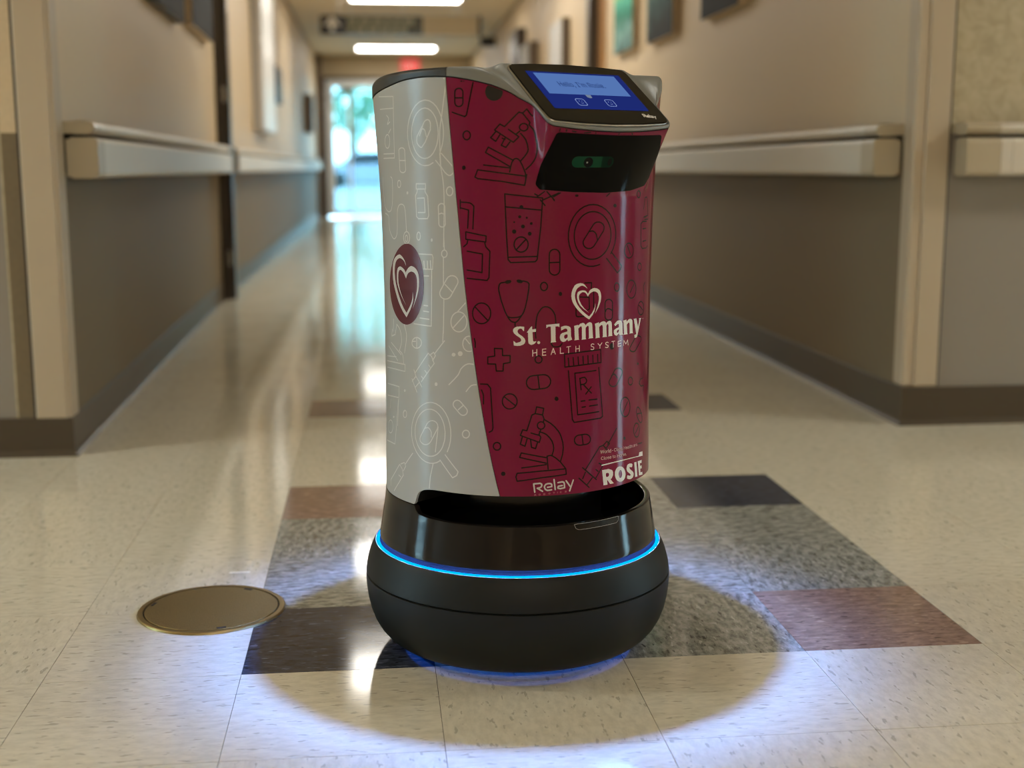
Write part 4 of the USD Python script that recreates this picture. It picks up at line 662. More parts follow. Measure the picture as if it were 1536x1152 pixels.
MARKS = [
('lettering','w',[('f',[(-1258,5546),(-1262,5483),(-1274,5488),(-1292,5516),(-1313,5521),(-1329,5518),(-1347,5506),(-1355,5494),(-1358,5479),(-1351,5458),(-1338,5442),(-1279,5399),(-1253,5372),(-1241,5338),(-1249,5305),(-1274,5282),(-1315,5267),(-1357,5263),(-1413,5270),(-1418,5337),(-1402,5328),(-1385,5311),(-1370,5308),(-1322,5322),(-1307,5336),(-1302,5348),(-1309,5368),(-1324,5385),(-1377,5421),(-1412,5453),(-1423,5479),(-1422,5498),(-1416,5518),(-1395,5537),(-1365,5549),(-1320,5552),(-1258,5546)])]),
('lettering','w',[('f',[(-1221,5462),(-1164,5540),(-1143,5555),(-1140,5508),(-1085,5514),(-1085,5471),(-1136,5467),(-1130,5348),(-1126,5334),(-1118,5326),(-1111,5326),(-1075,5331),(-1100,5298),(-1124,5285),(-1150,5278),(-1172,5283),(-1193,5300),(-1200,5338),(-1203,5461),(-1221,5462)])]),
('lettering','w',[('f',[(-1020,5309),(-1027,5293),(-1043,5286),(-1059,5293),(-1066,5310),(-1059,5326),(-1043,5332),(-1027,5325),(-1020,5309)])]),
('lettering','w',[('f',[(-928,5571),(-726,5584),(-729,5529),(-744,5542),(-789,5544),(-786,5332),(-777,5310),(-862,5304),(-854,5331),(-861,5542),(-899,5542),(-929,5520)])]),
('lettering','w',[('p',[(-703,5532),(-654,5546),(-621,5547),(-580,5537),(-554,5522),(-546,5503),(-541,5386),(-523,5335),(-588,5316),(-599,5342),(-630,5315),(-659,5307),(-679,5310),(-696,5320),(-710,5336),(-720,5369),(-718,5395),(-707,5421),(-691,5435),(-679,5441),(-600,5460),(-603,5490),(-611,5500),(-622,5506),(-650,5502),(-699,5478)],[[(-601,5417),(-616,5419),(-635,5415),(-650,5402),(-654,5377),(-642,5355),(-620,5355),(-601,5369),(-596,5381),(-594,5397),(-601,5417)]])]),
('lettering','w',[('f',[(-492,5538),(-425,5551),(-413,5338),(-405,5327),(-486,5322),(-479,5338),(-485,5498)]),('f',[(-360,5491),(-298,5488),(-293,5338),(-283,5328),(-367,5324),(-358,5337)]),('f',[(-241,5496),(-175,5491),(-165,5348),(-155,5338),(-248,5333),(-237,5346)]),('f',[(-430,5534),(-387,5567),(-347,5576),(-329,5572),(-313,5561),(-301,5544),(-298,5532),(-295,5476),(-359,5480),(-363,5516),(-369,5524),(-377,5528),(-390,5522),(-424,5493)]),('f',[(-309,5528),(-266,5567),(-230,5580),(-213,5577),(-196,5570),(-183,5554),(-180,5541),(-174,5480),(-240,5484),(-244,5518),(-256,5530),(-268,5524),(-301,5495)])]),
('lettering','w',[('f',[(-131,5550),(-55,5567),(-39,5345),(-29,5336),(-120,5329),(-112,5346),(-122,5505)]),('f',[(21,5489),(93,5495),(101,5346),(111,5336),(14,5335),(24,5347)]),('f',[(137,5503),(207,5509),(217,5350),(227,5340),(129,5339),(140,5352)]),('f',[(-60,5538),(-22,5564),(0,5572),(33,5577),(53,5574),(71,5565),(85,5551),(91,5524),(93,5484),(22,5478),(16,5512),(10,5520),(0,5524),(-15,5519),(-54,5495)]),('f',[(79,5536),(120,5567),(159,5576),(175,5573),(189,5564),(203,5540),(209,5498),(138,5492),(133,5521),(120,5529),(111,5524),(89,5498)])]),
('lettering','w',[('p',[(259,5512),(299,5544),(332,5562),(380,5564),(409,5556),(429,5545),(443,5525),(449,5510),(458,5374),(465,5350),(475,5336),(384,5335),(368,5365),(338,5343),(314,5333),(278,5346),(261,5363),(252,5388),(253,5416),(260,5427),(299,5444),(366,5460),(362,5503),(354,5511),(338,5509),(280,5482)],[[(369,5422),(353,5422),(326,5411),(319,5398),(322,5379),(342,5377),(356,5383),(369,5408),(369,5422)]])]),
('lettering','w',[('f',[(471,5551),(556,5560),(583,5342),(598,5332),(483,5331),(497,5345),(484,5514)]),('f',[(646,5470),(732,5473),(744,5341),(759,5331),(638,5335),(653,5346)]),('f',[(553,5521),(612,5557),(652,5563),(688,5557),(708,5548),(723,5533),(731,5504),(734,5461),(646,5458),(639,5496),(631,5505),(620,5509),(604,5504),(564,5478)])]),
('lettering','w',[('f',[(768,5552),(861,5550),(923,5406),(965,5525),(947,5544),(1041,5539),(1022,5512),(902,5274),(886,5257),(866,5250),(806,5249),(796,5296),(858,5304),(784,5514)])]),
('lettering','s',[('l',[(-1132,5198),(-1132,5109)]),('l',[(-1071,5207),(-1071,5115)]),('l',[(-1132,5154),(-1071,5161)])]),
('lettering','s',[('l',[(-934,5212),(-985,5208),(-985,5117),(-934,5121)]),('l',[(-985,5163),(-939,5166)])]),
('lettering','s',[('l',[(-855,5126),(-822,5217),(-789,5132)]),('l',[(-842,5158),(-802,5162)])]),
('lettering','s',[('l',[(-711,5222),(-711,5136),(-660,5139)])]),
('lettering','s',[('l',[(-610,5228),(-548,5236)]),('l',[(-580,5232),(-579,5140)])]),
('lettering','s',[('l',[(-462,5231),(-461,5148)]),('l',[(-402,5238),(-401,5152)]),('l',[(-462,5190),(-401,5195)])]),
('lettering','s',[('l',[(-145,5240),(-170,5250),(-186,5245),(-194,5238),(-197,5229),(-193,5215),(-150,5198),(-145,5186),(-149,5171),(-161,5164),(-177,5162),(-199,5169)])]),
('lettering','s',[('l',[(-70,5247),(-31,5210),(7,5251)]),('l',[(-31,5210),(-31,5172)])]),
('lettering','s',[('l',[(135,5244),(115,5253),(104,5253),(87,5247),(81,5235),(88,5218),(133,5200),(135,5191),(130,5177),(107,5169),(79,5177)])]),
('lettering','s',[('l',[(209,5254),(279,5256)]),('l',[(243,5255),(245,5164)])]),
('lettering','s',[('l',[(420,5246),(352,5246),(353,5164),(422,5167)]),('l',[(352,5205),(414,5206)])]),
('lettering','s',[('l',[(488,5166),(496,5242),(547,5183),(598,5243),(610,5161)])]),
('heart_emblem_print','w',[('f',[(-269,6083),(-312,6138),(-334,6154),(-356,6165),(-394,6170),(-425,6167),(-458,6158),(-486,6140),(-519,6088),(-538,6025),(-540,5984),(-534,5942),(-521,5901),(-501,5862),(-460,5805),(-409,5751),(-351,5699),(-296,5658),(-235,5621),(-236,5666),(-288,5701),(-361,5762),(-403,5807),(-441,5856),(-467,5909),(-477,5947),(-482,5985),(-476,6035),(-456,6078),(-438,6100),(-402,6123),(-368,6133),(-349,6130),(-313,6114),(-269,6083)]),('f',[(-235,5621),(-174,5685),(-143,5736),(-125,5801),(-125,5861),(-136,5799),(-159,5754),(-189,5711),(-236,5666)]),('f',[(-261,5965),(-240,5996),(-224,6011),(-188,6030),(-161,6037),(-136,6036),(-111,6028),(-88,6013),(-73,5993),(-61,5951),(-60,5919),(-64,5885),(-92,5790),(-130,5701),(-62,5800),(-26,5880),(-16,5938),(-19,5976),(-29,6013),(-45,6044),(-70,6065),(-102,6080),(-147,6088),(-177,6083),(-216,6066),(-236,6047),(-261,6006)]),('f',[(-261,5965),(-288,6004),(-305,6022),(-323,6032),(-342,6036),(-361,6034),(-393,6016),(-410,5997),(-417,5973),(-414,5943),(-405,5911),(-371,5848),(-320,5788),(-241,5724),(-334,5784),(-387,5832),(-406,5856),(-428,5896),(-443,5938),(-447,5967),(-445,6011),(-436,6035),(-416,6049),(-388,6058),(-350,6062),(-306,6054),(-289,6043),(-261,6006)])]),
('trademark_print','t',[('l',[(1083,5527),(1159,5522)]),('l',[(1113,5524),(1123,5494)])]),
('roundel_print','b',[('f',[(-2892,6133),(-2902,6013),(-2926,5896),(-2963,5787),(-3012,5690),(-3074,5609),(-3108,5574),(-3146,5545),(-3186,5521),(-3228,5503),(-3272,5490),(-3318,5482),(-3365,5481),(-3414,5485),(-3463,5496),(-3513,5512),(-3563,5533),(-3662,5593),(-3709,5630),(-3754,5672),(-3795,5718),(-3832,5768),(-3864,5822),(-3888,5879),(-3904,5938),(-3912,5999),(-3911,6062),(-3900,6125),(-3881,6188),(-3855,6250),(-3822,6311),(-3742,6425),(-3649,6526),(-3551,6608),(-3501,6642),(-3403,6693),(-3355,6710),(-3308,6721),(-3263,6726),(-3220,6725),(-3179,6718),(-3140,6705),(-3103,6686),(-3069,6662),(-3038,6633),(-3009,6599),(-2961,6516),(-2924,6419),(-2901,6310),(-2895,6252),(-2892,6133)])]),
('heart_emblem_print','g',[('f',[(-3301,6386),(-3317,6430),(-3336,6467),(-3366,6497),(-3409,6528),(-3460,6549),(-3487,6552),(-3548,6537),(-3617,6505),(-3649,6485),(-3675,6464),(-3714,6416),(-3727,6388),(-3744,6329),(-3754,6231),(-3746,6159),(-3724,6083),(-3681,6000),(-3600,5874),(-3551,5808),(-3482,5731),(-3416,5669),(-3319,5595),(-3317,5666),(-3393,5728),(-3464,5807),(-3558,5944),(-3615,6044),(-3642,6110),(-3659,6179),(-3668,6246),(-3668,6276),(-3660,6333),(-3652,6360),(-3629,6407),(-3614,6427),(-3575,6460),(-3552,6473),(-3505,6490),(-3483,6495),(-3439,6493),(-3379,6471),(-3348,6451),(-3336,6437),(-3301,6386)]),('f',[(-3319,5595),(-3217,5717),(-3179,5778),(-3152,5834),(-3137,5887),(-3135,5912),(-3148,5998),(-3153,5921),(-3158,5898),(-3176,5855),(-3201,5811),(-3235,5762),(-3317,5666)]),('f',[(-3311,6193),(-3278,6249),(-3254,6276),(-3205,6300),(-3169,6308),(-3119,6302),(-3086,6286),(-3062,6261),(-3046,6226),(-3038,6182),(-3037,6131),(-3042,6074),(-3055,6010),(-3085,5909),(-3156,5739),(-3066,5899),(-3043,5946),(-3014,6023),(-2998,6093),(-2992,6157),(-2993,6214),(-3001,6266),(-3018,6310),(-3043,6344),(-3060,6358),(-3100,6379),(-3154,6393),(-3184,6389),(-3226,6370),(-3256,6348),(-3306,6299)]),('f',[(-3311,6193),(-3357,6253),(-3385,6281),(-3431,6307),(-3462,6316),(-3476,6315),(-3500,6307),(-3511,6299),(-3529,6275),(-3541,6238),(-3546,6185),(-3543,6126),(-3537,6097),(-3498,6006),(-3462,5945),(-3423,5889),(-3322,5773),(-3457,5910),(-3527,5999),(-3564,6060),(-3579,6090),(-3589,6120),(-3598,6185),(-3592,6250),(-3577,6302),(-3551,6337),(-3534,6349),(-3498,6365),(-3462,6369),(-3403,6352),(-3356,6327),(-3307,6279)])]),
('lettering','g2',[('l2',[(-1103,3045),(-1118,3172),(-1023,3178),(-1002,3167),(-997,3161),(-996,3144),(-1003,3126),(-1009,3120),(-1029,3109),(-1065,3104),(-985,3053)])]),
('lettering','g2',[('l2',[(-910,3110),(-844,3119),(-843,3148),(-854,3162),(-875,3167),(-898,3168),(-934,3159),(-953,3133),(-955,3113),(-943,3081),(-910,3062),(-847,3069)])]),
('lettering','g2',[('l2',[(-808,3224),(-789,3069)])]),
('lettering','g2',[('l2',[(-746,3173),(-684,3180),(-659,3175),(-652,3170),(-646,3148),(-640,3088),(-709,3077),(-746,3087),(-747,3102),(-740,3117),(-678,3124)])]),
('lettering','g2',[('l2',[(-616,3192),(-548,3095)]),('l2',[(-499,3193),(-559,3032)])]),
('lettering','t2',[('l',[(-1106,2987),(-1106,3010),(-1087,3011),(-1087,3000),(-1106,2998)]),('l',[(-1096,2999),(-1082,2989)])]),
('lettering','t2',[('l',[(-1015,3005),(-1026,2994),(-1038,2995),(-1043,3004),(-1038,3013),(-1026,3016),(-1020,3014),(-1015,3005)])]),
('lettering','t2',[('l',[(-971,3020),(-971,2998),(-948,2999),(-946,3005),(-951,3010),(-971,3009)]),('l',[(-951,3010),(-948,3016),(-951,3021),(-971,3020)])]),
('lettering','t2',[('l',[(-866,3015),(-877,3004),(-888,3005),(-894,3014),(-889,3023),(-877,3026),(-867,3020),(-866,3015)])]),
('lettering','t2',[('l',[(-823,3029),(-795,3030)]),('l',[(-809,3030),(-809,3007)])]),
('lettering','t2',[('l',[(-755,3033),(-755,3011)])]),
('lettering','t2',[('l',[(-691,3015),(-705,3013),(-713,3023),(-705,3033),(-691,3031)])]),
('lettering','t2',[('l',[(-610,3034),(-624,3037),(-634,3031),(-631,3027),(-612,3022),(-613,3016),(-636,3017)])]),
('rule_print','w',[('f',[(10,3371),(181,3377),(369,3379),(703,3369),(992,3346),(1158,3326),(1171,3312),(862,3344),(597,3359),(280,3362),(12,3351)])]),
('flag_print','w',[('f',[(988,3345),(1010,3398),(1159,3385),(1163,3323)])]),
('lettering','w',[('p',[(20,3285),(154,3284),(216,3261),(233,3249),(243,3234),(249,3216),(250,3181),(246,3165),(221,3128),(213,3122),(193,3116),(268,3039),(185,3043),(123,3119),(130,3040),(48,3042)],[[(99,3221),(111,3227),(128,3227),(153,3218),(165,3198),(157,3176),(148,3168),(134,3163),(117,3162),(105,3167),(98,3182),(96,3204),(99,3221)]])]),
('lettering','w',[('p',[(558,3135),(549,3094),(539,3076),(507,3049),(464,3035),(441,3034),(395,3042),(352,3064),(334,3080),(306,3118),(291,3161),(291,3204),(297,3223),(319,3257),(353,3279),(395,3286),(442,3278),(487,3256),(524,3221),(549,3179),(558,3135)],[[(466,3152),(465,3135),(453,3108),(433,3095),(410,3099),(391,3119),(380,3150),(380,3184),(391,3211),(410,3224),(422,3224),(444,3212),(460,3185),(466,3152)]])]),
('lettering','w',[('f',[(757,3256),(760,3244),(757,3230),(750,3217),(740,3209),(726,3209),(676,3225),(669,3223),(665,3213),(687,3189),(776,3129),(790,3115),(797,3100),(798,3084),(790,3056),(770,3039),(723,3026),(668,3029),(612,3047),(600,3056),(596,3068),(600,3097),(607,3105),(619,3104),(668,3085),(690,3085),(698,3087),(703,3095),(683,3115),(607,3163),(588,3188),(581,3214),(588,3245),(597,3260),(608,3271),(623,3278),(664,3283),(726,3273),(757,3256)])]),
('lettering','w',[('f',[(817,3271),(894,3266),(933,3020),(849,3029)])]),
('lettering','w',[('f',[(945,3265),(1111,3254),(1110,3208),(1035,3213),(1041,3169),(1110,3166),(1117,3116),(1048,3121),(1057,3061),(1143,3054),(1152,3005),(995,3023)])]),
]
SLOGAN = [('World-Class Healthcare.',[(-0.00144, 0.35461), (0.09429, 0.35173)],[(-0.00243, 0.36009), (0.09335, 0.35644)]),
('Close to Home.',[(4e-05, 0.34451), (0.05874, 0.34288)],[(-0.00044, 0.34993), (0.05835, 0.34742)])]
# ---------------------------------------------------------------- the delivery robot
bot = thing('delivery_robot', (RX, RY, 0), YAW, 'waist-high red and white delivery robot with a tilted touchscreen and black base', 'robot')


def polar(psi, r, z):                        # psi in degrees, 0 = front
    p = np.radians(psi)
    return np.stack([r * np.sin(p), -r * np.cos(p), z + 0 * p], -1)


# base
prof = [(.150, .030), (.150, .0150), (.190, .0140), (.206, .0150), (.2165, .0185), (.226, .0262), (.2345, .0365), (.242, .050), (.2478, .066), (.2516, .083), (.2538, .100), (.2545, .112), (.2544, .1222), (.2530, .1234), (.2500, .1236)]
obj('base_skirt', lathe(prof), 'robot_black', bot, smooth=40)
prof = [(.2500, .1250), (.2532, .1251), (.2542, .1262), (.2530, .136), (.2508, .146), (.2474, .1575), (.2436, .1672), (.2402, .1740), (.2388, .1760), (.2376, .1766), (.2366, .1762), (.2362, .1735)]
obj('base_collar', lathe(prof), 'robot_black', bot, smooth=40)
obj('seam', lathe([(.2502, .1225), (.2502, .1262)]), 'seam_black', bot, smooth=True)
obj('light_channel', lathe([(.2362, .1735), (.2362, .1745), (.2300, .1752), (.214, .1770), (.212, .202)]), 'led_channel', bot, smooth=30)
a = np.linspace(0, 2 * np.pi, 15)
obj('light_ring', lathe([(.2338 + .0027 * math.cos(t), .1757 + .0030 * math.sin(t)) for t in a]), 'led_strip', bot, smooth=True, label='glowing blue light ring')
obj('lamp_ring', lathe([(.2235 + .0008 * math.cos(t), .1892 + .0008 * math.sin(t)) for t in np.linspace(0, 2 * np.pi, 7)], 120), 'led_hidden', bot, smooth=True, label='hidden ring of white-blue lamps under the cowl')
obj('glow_ring', lathe([(.175, .0136), (.192, .0136)][::-1], 120), 'led_under', bot, smooth=False, label='blue glow ring under the base')
for k, (x, y) in enumerate(((-.135, 0), (.135, 0), (0, -.125), (0, .125))):
    w_ = trimesh.creation.cylinder(.028 if k < 2 else .018, .03, sections=28)
    w_.apply_transform(trimesh.transformations.rotation_matrix(math.pi / 2, (0, 1, 0)))
    w_.apply_translation((x, y, .028 if k < 2 else .018))
    obj('wheel', w_, 'tyre', bot, smooth=40)
obj('under_plate', lathe([(.001, .034), (.165, .034), (.165, .030), (.150, .030)]), 'seam_black', bot)

# cowl: the dark glossy collar above the light ring, cut low across the front
_zc = PchipInterpolator([0, 60, 72, 80.2, 82.3, 83.2, 90, 180], [.2507, .2510, .2522, .2552, .2612, .2664, .2668, .2668])
psi_c = np.unique(np.concatenate([np.linspace(-180, 180, 181), np.linspace(-86, -68, 60), np.linspace(68, 86, 60)]))[:-1]
rc = PchipInterpolator([.183, .187, .20, .23, .2507, .27], [.2306, .2306, .2286, .2236, .2204, .2187])
rowsP = []
for v_ in np.linspace(0, 1, 14):
    z = .1858 + (_zc(np.abs(psi_c)) - .0012 - .1858) * v_
    rowsP.append(polar(psi_c, rc(z), z))
zt = _zc(np.abs(psi_c))
rowsP.append(polar(psi_c, rc(zt) - .0010, zt))
rowsP.append(polar(psi_c, rc(zt) - .0080, zt))
rowsP.append(polar(psi_c, rc(zt) - .0092, zt - .0012))
rowsP.append(polar(psi_c, rc(zt) - .0096, zt - .03))
rowsP.append(polar(psi_c, .206 + 0 * zt, .203 + 0 * zt))
under = [polar(psi_c, .2262 + 0 * zt, .1985 + 0 * zt), polar(psi_c, .2280 + 0 * zt, .1920 + 0 * zt), polar(psi_c, .2290 + 0 * zt, .1860 + 0 * zt)]
obj('cowl', grid(np.stack([polar(psi_c, .212 + 0 * zt, .2010 + 0 * zt)] + under + rowsP, 1), True), 'robot_gloss', bot, smooth=35)
slot = Polygon([(-.0500, .2506), (-.0475, .2440), (-.0425, .2415), (.030, .2412), (.0345, .2440), (.0360, .2506)]).buffer(-.001).buffer(.001)
vv, ff = flat(slot, .006)
ps = np.degrees(vv[:, 0] / .2205)
obj('cowl_slot', trimesh.Trimesh(polar(ps, rc(vv[:, 1]) + .0004, vv[:, 1]), ff, process=False), 'bay_black', bot, smooth=True)
rim = LineString(list(slot.exterior.coords)).buffer(.00025)
vv, ff = flat(rim, .006)
obj('slot_rim', trimesh.Trimesh(polar(np.degrees(vv[:, 0] / .2205), rc(vv[:, 1]) + .0006, vv[:, 1]), ff, process=False), 'grey_plastic', bot, smooth=True)
obj('bay', lathe([(.2065, .204), (.160, .205), (.145, .206), (.140, .215), (.140, .302), (.150, .3045), (.2120, .3045)]), 'bay_black', bot, smooth=35, label='black sensor bay seen through the front gap')

# shells
_zb = PchipInterpolator([0, 66, 71, 75.3, 78.8, 81.0, 82.2, 83.0, 84.0, 90, 180], [.2980, .2980, .2977, .2962, .2925, .2865, .2775, .2700, .2676, .2676, .2676])


def shell(u, seam_side, gap_deg):
    """columns u in 0..1 from the seam to the back (side panels) or -1..1 across the front; rows bottom to top, edges rolled in."""
    nv = 150
    v = np.concatenate([[0], np.linspace(0, 1, nv) ** .92, [1]])
    U, V = np.meshgrid(u, v, indexing='ij')
    z = .3 + V * .6
    for _ in range(25):
        s = SEAM(np.clip(z, .25, .93))
        if seam_side == 0:
            psi = U * (s - gap_deg)
        else:
            psi = seam_side * (s + gap_deg + U * (180 - s - gap_deg))
        zb, zt = _zb(np.abs(psi)), z_rim(psi) - .0008
        z = zb + V * (zt - zb)
    r = r_surf(psi, z)
    r[:, 0] -= .0040
    r[:, -1] -= .0040
    P = polar(psi, r, z)
    first, last = P[0].copy(), P[-1].copy()
    def inn(Q):
        n = Q[:, :2] / np.linalg.norm(Q[:, :2], axis=1, keepdims=True)
        o = Q.copy(); o[:, :2] -= n * .004
        return o
    P = np.concatenate([inn(first)[None], P, inn(last)[None]], 0)
    return P


uu = np.unique(np.concatenate([np.linspace(-1, 1, 161), np.linspace(-.60, -.30, 60), np.linspace(.30, .60, 60)]))
front_panel = obj('front_panel', grid(shell(uu, 0, .16)), 'wrap_red', bot, smooth=38, label='crimson front panel')
us = np.unique(np.concatenate([np.linspace(0, .36, 90), np.linspace(.1, .3, 90), np.linspace(.36, 1, 50)]))
P = shell(us, -1, .16)
left_panel = obj('side_panel', grid(P[::-1]), 'wrap_white', bot, smooth=38, label='pale grey-white side panel')
P = shell(us, 1, .16)
obj('side_panel', grid(P), 'wrap_white', bot, smooth=38, label='pale grey-white side panel')
pc = np.unique(np.concatenate([np.linspace(-180, 180, 241), np.linspace(-40, -18, 60), np.linspace(18, 40, 60), np.linspace(70, 86, 40), np.linspace(-86, -70, 40)]))[:-1]
Zb, Zt = _zb(np.abs(pc)) + .0015, z_rim(pc) + .0005
inner = [polar(pc, 0.150 + 0 * pc, Zb + .003)] + [polar(pc, r_surf(pc, Zb + (Zt - Zb) * t) - .0030, Zb + (Zt - Zb) * t) for t in np.linspace(0, 1, 60)]
obj('inner_shell', grid(np.stack(inner, 1), True), 'seam_black', bot, smooth=38)

# cap: dark rear part and lighter front part, carrying the tilted screen


def cap_part(psis, closed):
    rr, zr = R_rim(psis), z_rim(psis)
    p = np.abs(psis)
    w = np.clip((p - 33) / 22, 0, 1)
    w = w * w * (3 - 2 * w)
    top = np.maximum(zr + .0062, PchipInterpolator([0, 60, 75, 96, 120, 180], [.929, .929, .9282, .9255, .9185, .912])(p)) * w + (zr + .0062) * (1 - w)
    cols = [polar(psis, rr - .004, zr + .0008), polar(psis, rr + .0006, zr + .0008), polar(psis, rr + .0012, zr + .0022)]
    e = np.minimum(.0085, (top - zr) * .45)
    for th_ in np.linspace(0, math.pi / 2, 7)[:-1]:
        cols.append(polar(psis, rr + .0012 - e * (1 - math.cos(th_)), top - e + e * math.sin(th_)))
    K = 64
    for k in range(K + 1):
        t = 1 - (k / K) ** 1.15
        rad = (rr + .0012 - e) * t
        x, y = rad * np.sin(np.radians(psis)), rad * np.cos(np.radians(psis))
        D = top + .0030 * (1 - t * t)
        D = D * t ** 2 + (1 - t ** 2) * np.where(p < 60, np.minimum(.9315, D + .004 + .03 * (1 - t)), .9315)
        Pz = plane_z(np.clip(y, .118, .26)) - .0046
        qx = np.maximum(np.abs(x - .0026) - .1135, 0)
        qy = np.maximum(.117 - y, 0)
        q = np.hypot(qx / .030, qy / .022)
        f = np.clip(1 - q, 0, 1)
        f = f * f * (3 - 2 * f)
        H = D + (Pz - D) * f
        cols.append(np.stack([x, -y, H], -1))
    return grid(np.stack(cols, 1), closed)


SP = 62.2
pf = np.unique(np.concatenate([np.linspace(-SP, SP, 200), np.linspace(-40, -18, 90), np.linspace(18, 40, 90)]))
obj('front_cap', cap_part(pf, False), 'cap_front', bot, smooth=32, label='grey satin cap around the screen')
pr_ = np.linspace(SP + .18, 360 - SP - .18, 200)
pr_ = np.where(pr_ > 180, pr_ - 360, pr_)
obj('rear_cap', cap_part(pr_, False), 'cap_rear', bot, smooth=32, label='charcoal rear cap')

# screen
g = Polygon([(-.1095, -.002), (-.07, -.0065), (0, -.009), (.07, -.0065), (.1135, -.002), (.1155, .10), (.1150, .1325), (.06, .1385), (.0026, .1405), (-.055, .1385), (-.1095, .1325), (-.1110, .10)])
g = g.buffer(-.012).buffer(.012, quad_segs=10)


def on_screen(mesh2d, h0):                    # x -> right, y -> down the slope, z -> off the glass
    q = np.asarray(mesh2d.vertices)
    return trimesh.Trimesh(screen_pt(q[:, 0], q[:, 1], q[:, 2] + h0), mesh2d.faces[:, ::-1], process=False)


def plate(poly, h, c):                        # a slab with a chamfered upper edge
    lo, hi = poly, poly.buffer(-c)
    a_, b_ = np.array(lo.exterior.coords)[:-1], None
    n = 160
    A = np.array([lo.exterior.interpolate(t, normalized=True).coords[0] for t in np.linspace(0, 1, n, endpoint=False)])
    B = np.array([hi.exterior.interpolate(hi.exterior.project(__import__('shapely').Point(q))).coords[0] for q in A])
    ctr = A.mean(0)
    V = np.vstack([np.column_stack([A, 0 * A[:, 0]]), np.column_stack([A, 0 * A[:, 0] + h - c]), np.column_stack([B, 0 * B[:, 0] + h]), [[*ctr, h]], [[*ctr, 0]]])
    F_ = []
    for k in range(n):
        j = (k + 1) % n
        for o in (0, n):
            F_ += [(o + k, o + j, o + n + j), (o + k, o + n + j, o + n + k)]
        F_ += [(2 * n + k, 2 * n + j, 3 * n), (j, k, 3 * n + 1)]
    F_ = np.array(F_)
    if not lo.exterior.is_ccw:
        F_ = F_[:, ::-1]
    return trimesh.Trimesh(V, F_, process=False)


obj('screen_bezel', on_screen(plate(g.buffer(.0022), .0052, .0012), -.0060), 'bezel', bot, smooth=25, label='thin silver screen edge')
glass = obj('screen', on_screen(plate(g, .0066, .0010), -.0060), 'screen_glass', bot, smooth=25, label='glossy black touchscreen')


def screen_print(name, poly, h, mat, label=None):
    vv, ff = flat(poly)
    m_ = trimesh.Trimesh(np.column_stack([vv, 0 * vv[:, 0]]), ff, process=False)
    obj(name, on_screen(m_, h), mat, glass, label=label)


cx = .0026
screen_print('display', sbox(cx - .0895, .014, cx + .0895, .106), .0008, 'display_blue', 'lit dark blue display')
screen_print('message_card', sbox(cx - .0775, .018, cx + .0775, .070), .0010, 'display_card', 'pale blue message card')
tm = meshkit.text_mesh("Hello, I'm Rosie.", .0118, .0001)
tw = tm.bounds[1][0] - tm.bounds[0][0]
tm.apply_translation((-tm.bounds[0][0], 0, 0))
tm.apply_scale((.0875 / tw, 1, 1))
q = np.asarray(tm.vertices)
obj('message_text', trimesh.Trimesh(screen_pt(q[:, 0] - .0435, .0505 - q[:, 1], q[:, 2] + .0011), tm.faces, process=False), 'display_ink', glass, label='dark blue greeting text')
for k, x in enumerate((-.028, .0275)):
    face = sbox(x - .0045, .0845, x + .0045, .0935).buffer(.0035)
    pr = unary_union([face.exterior.buffer(.00055), affinity.translate(sbox(-.0008, -.0008, .0008, .0008), x - .0025, .0865), affinity.translate(sbox(-.0007, -.0006, .0007, .0006), x + .0025, .0865), LineString([(x - .0015, .091), (x + .0005, .092), (x + .003, .0912)]).buffer(.0004)])
    screen_print('face_icon', pr, .0010, 'display_icon')
screen_print('glare_mark', Polygon([(-.0095, .0702), (.0010, .0702), (.0, .0775), (-.004, .0785), (-.0085, .0765)]), .0010, 'display_glare')  # small grey pointer shape, painted for a glare dot on the display
rw = [[(0, 1), (0, 0), (.5, 0), (.62, .25), (.5, .5), (0, .5)], [(.3, .5), (.65, 1)], [(.85, .7), (1.35, .7), (1.3, .4), (.95, .4), (.85, .7), (.95, 1), (1.3, 1)], [(1.6, -.1), (1.6, 1)], [(1.9, .4), (2.3, .4), (2.35, 1), (1.95, 1), (1.9, .7), (2.3, .7)], [(2.6, .4), (2.85, .95)], [(3.1, .4), (2.7, 1.35)]]
screen_print('lettering', unary_union([LineString([(.0722 + x * .0074, .1145 + y * .0070 + x * .0006) for x, y in s]).buffer(.00075) for s in rw]), .0008, 'print_white', 'small white maker name')

# visor under the lip
U = lambda deg: math.radians(deg) * UR
vis = Polygon([(U(-23.2), .8352), (U(-12), .8330), (U(0), .8318), (U(12), .8322), (U(22.0), .8338), (U(25.6), .800), (U(25.4), .772), (U(23.8), .7585), (U(14), .7515), (U(0), .7490), (U(-14), .7505), (U(-27.5), .7545), (U(-29.2), .762), (U(-27.5), .790)])
vis = vis.buffer(-.006).buffer(.006, quad_segs=8)


def on_shell(poly, off, edge=.005):
    t = flat(poly, edge)
    return trimesh.Trimesh(on_body(t[0][:, 0], t[0][:, 1], off), t[1], process=False)


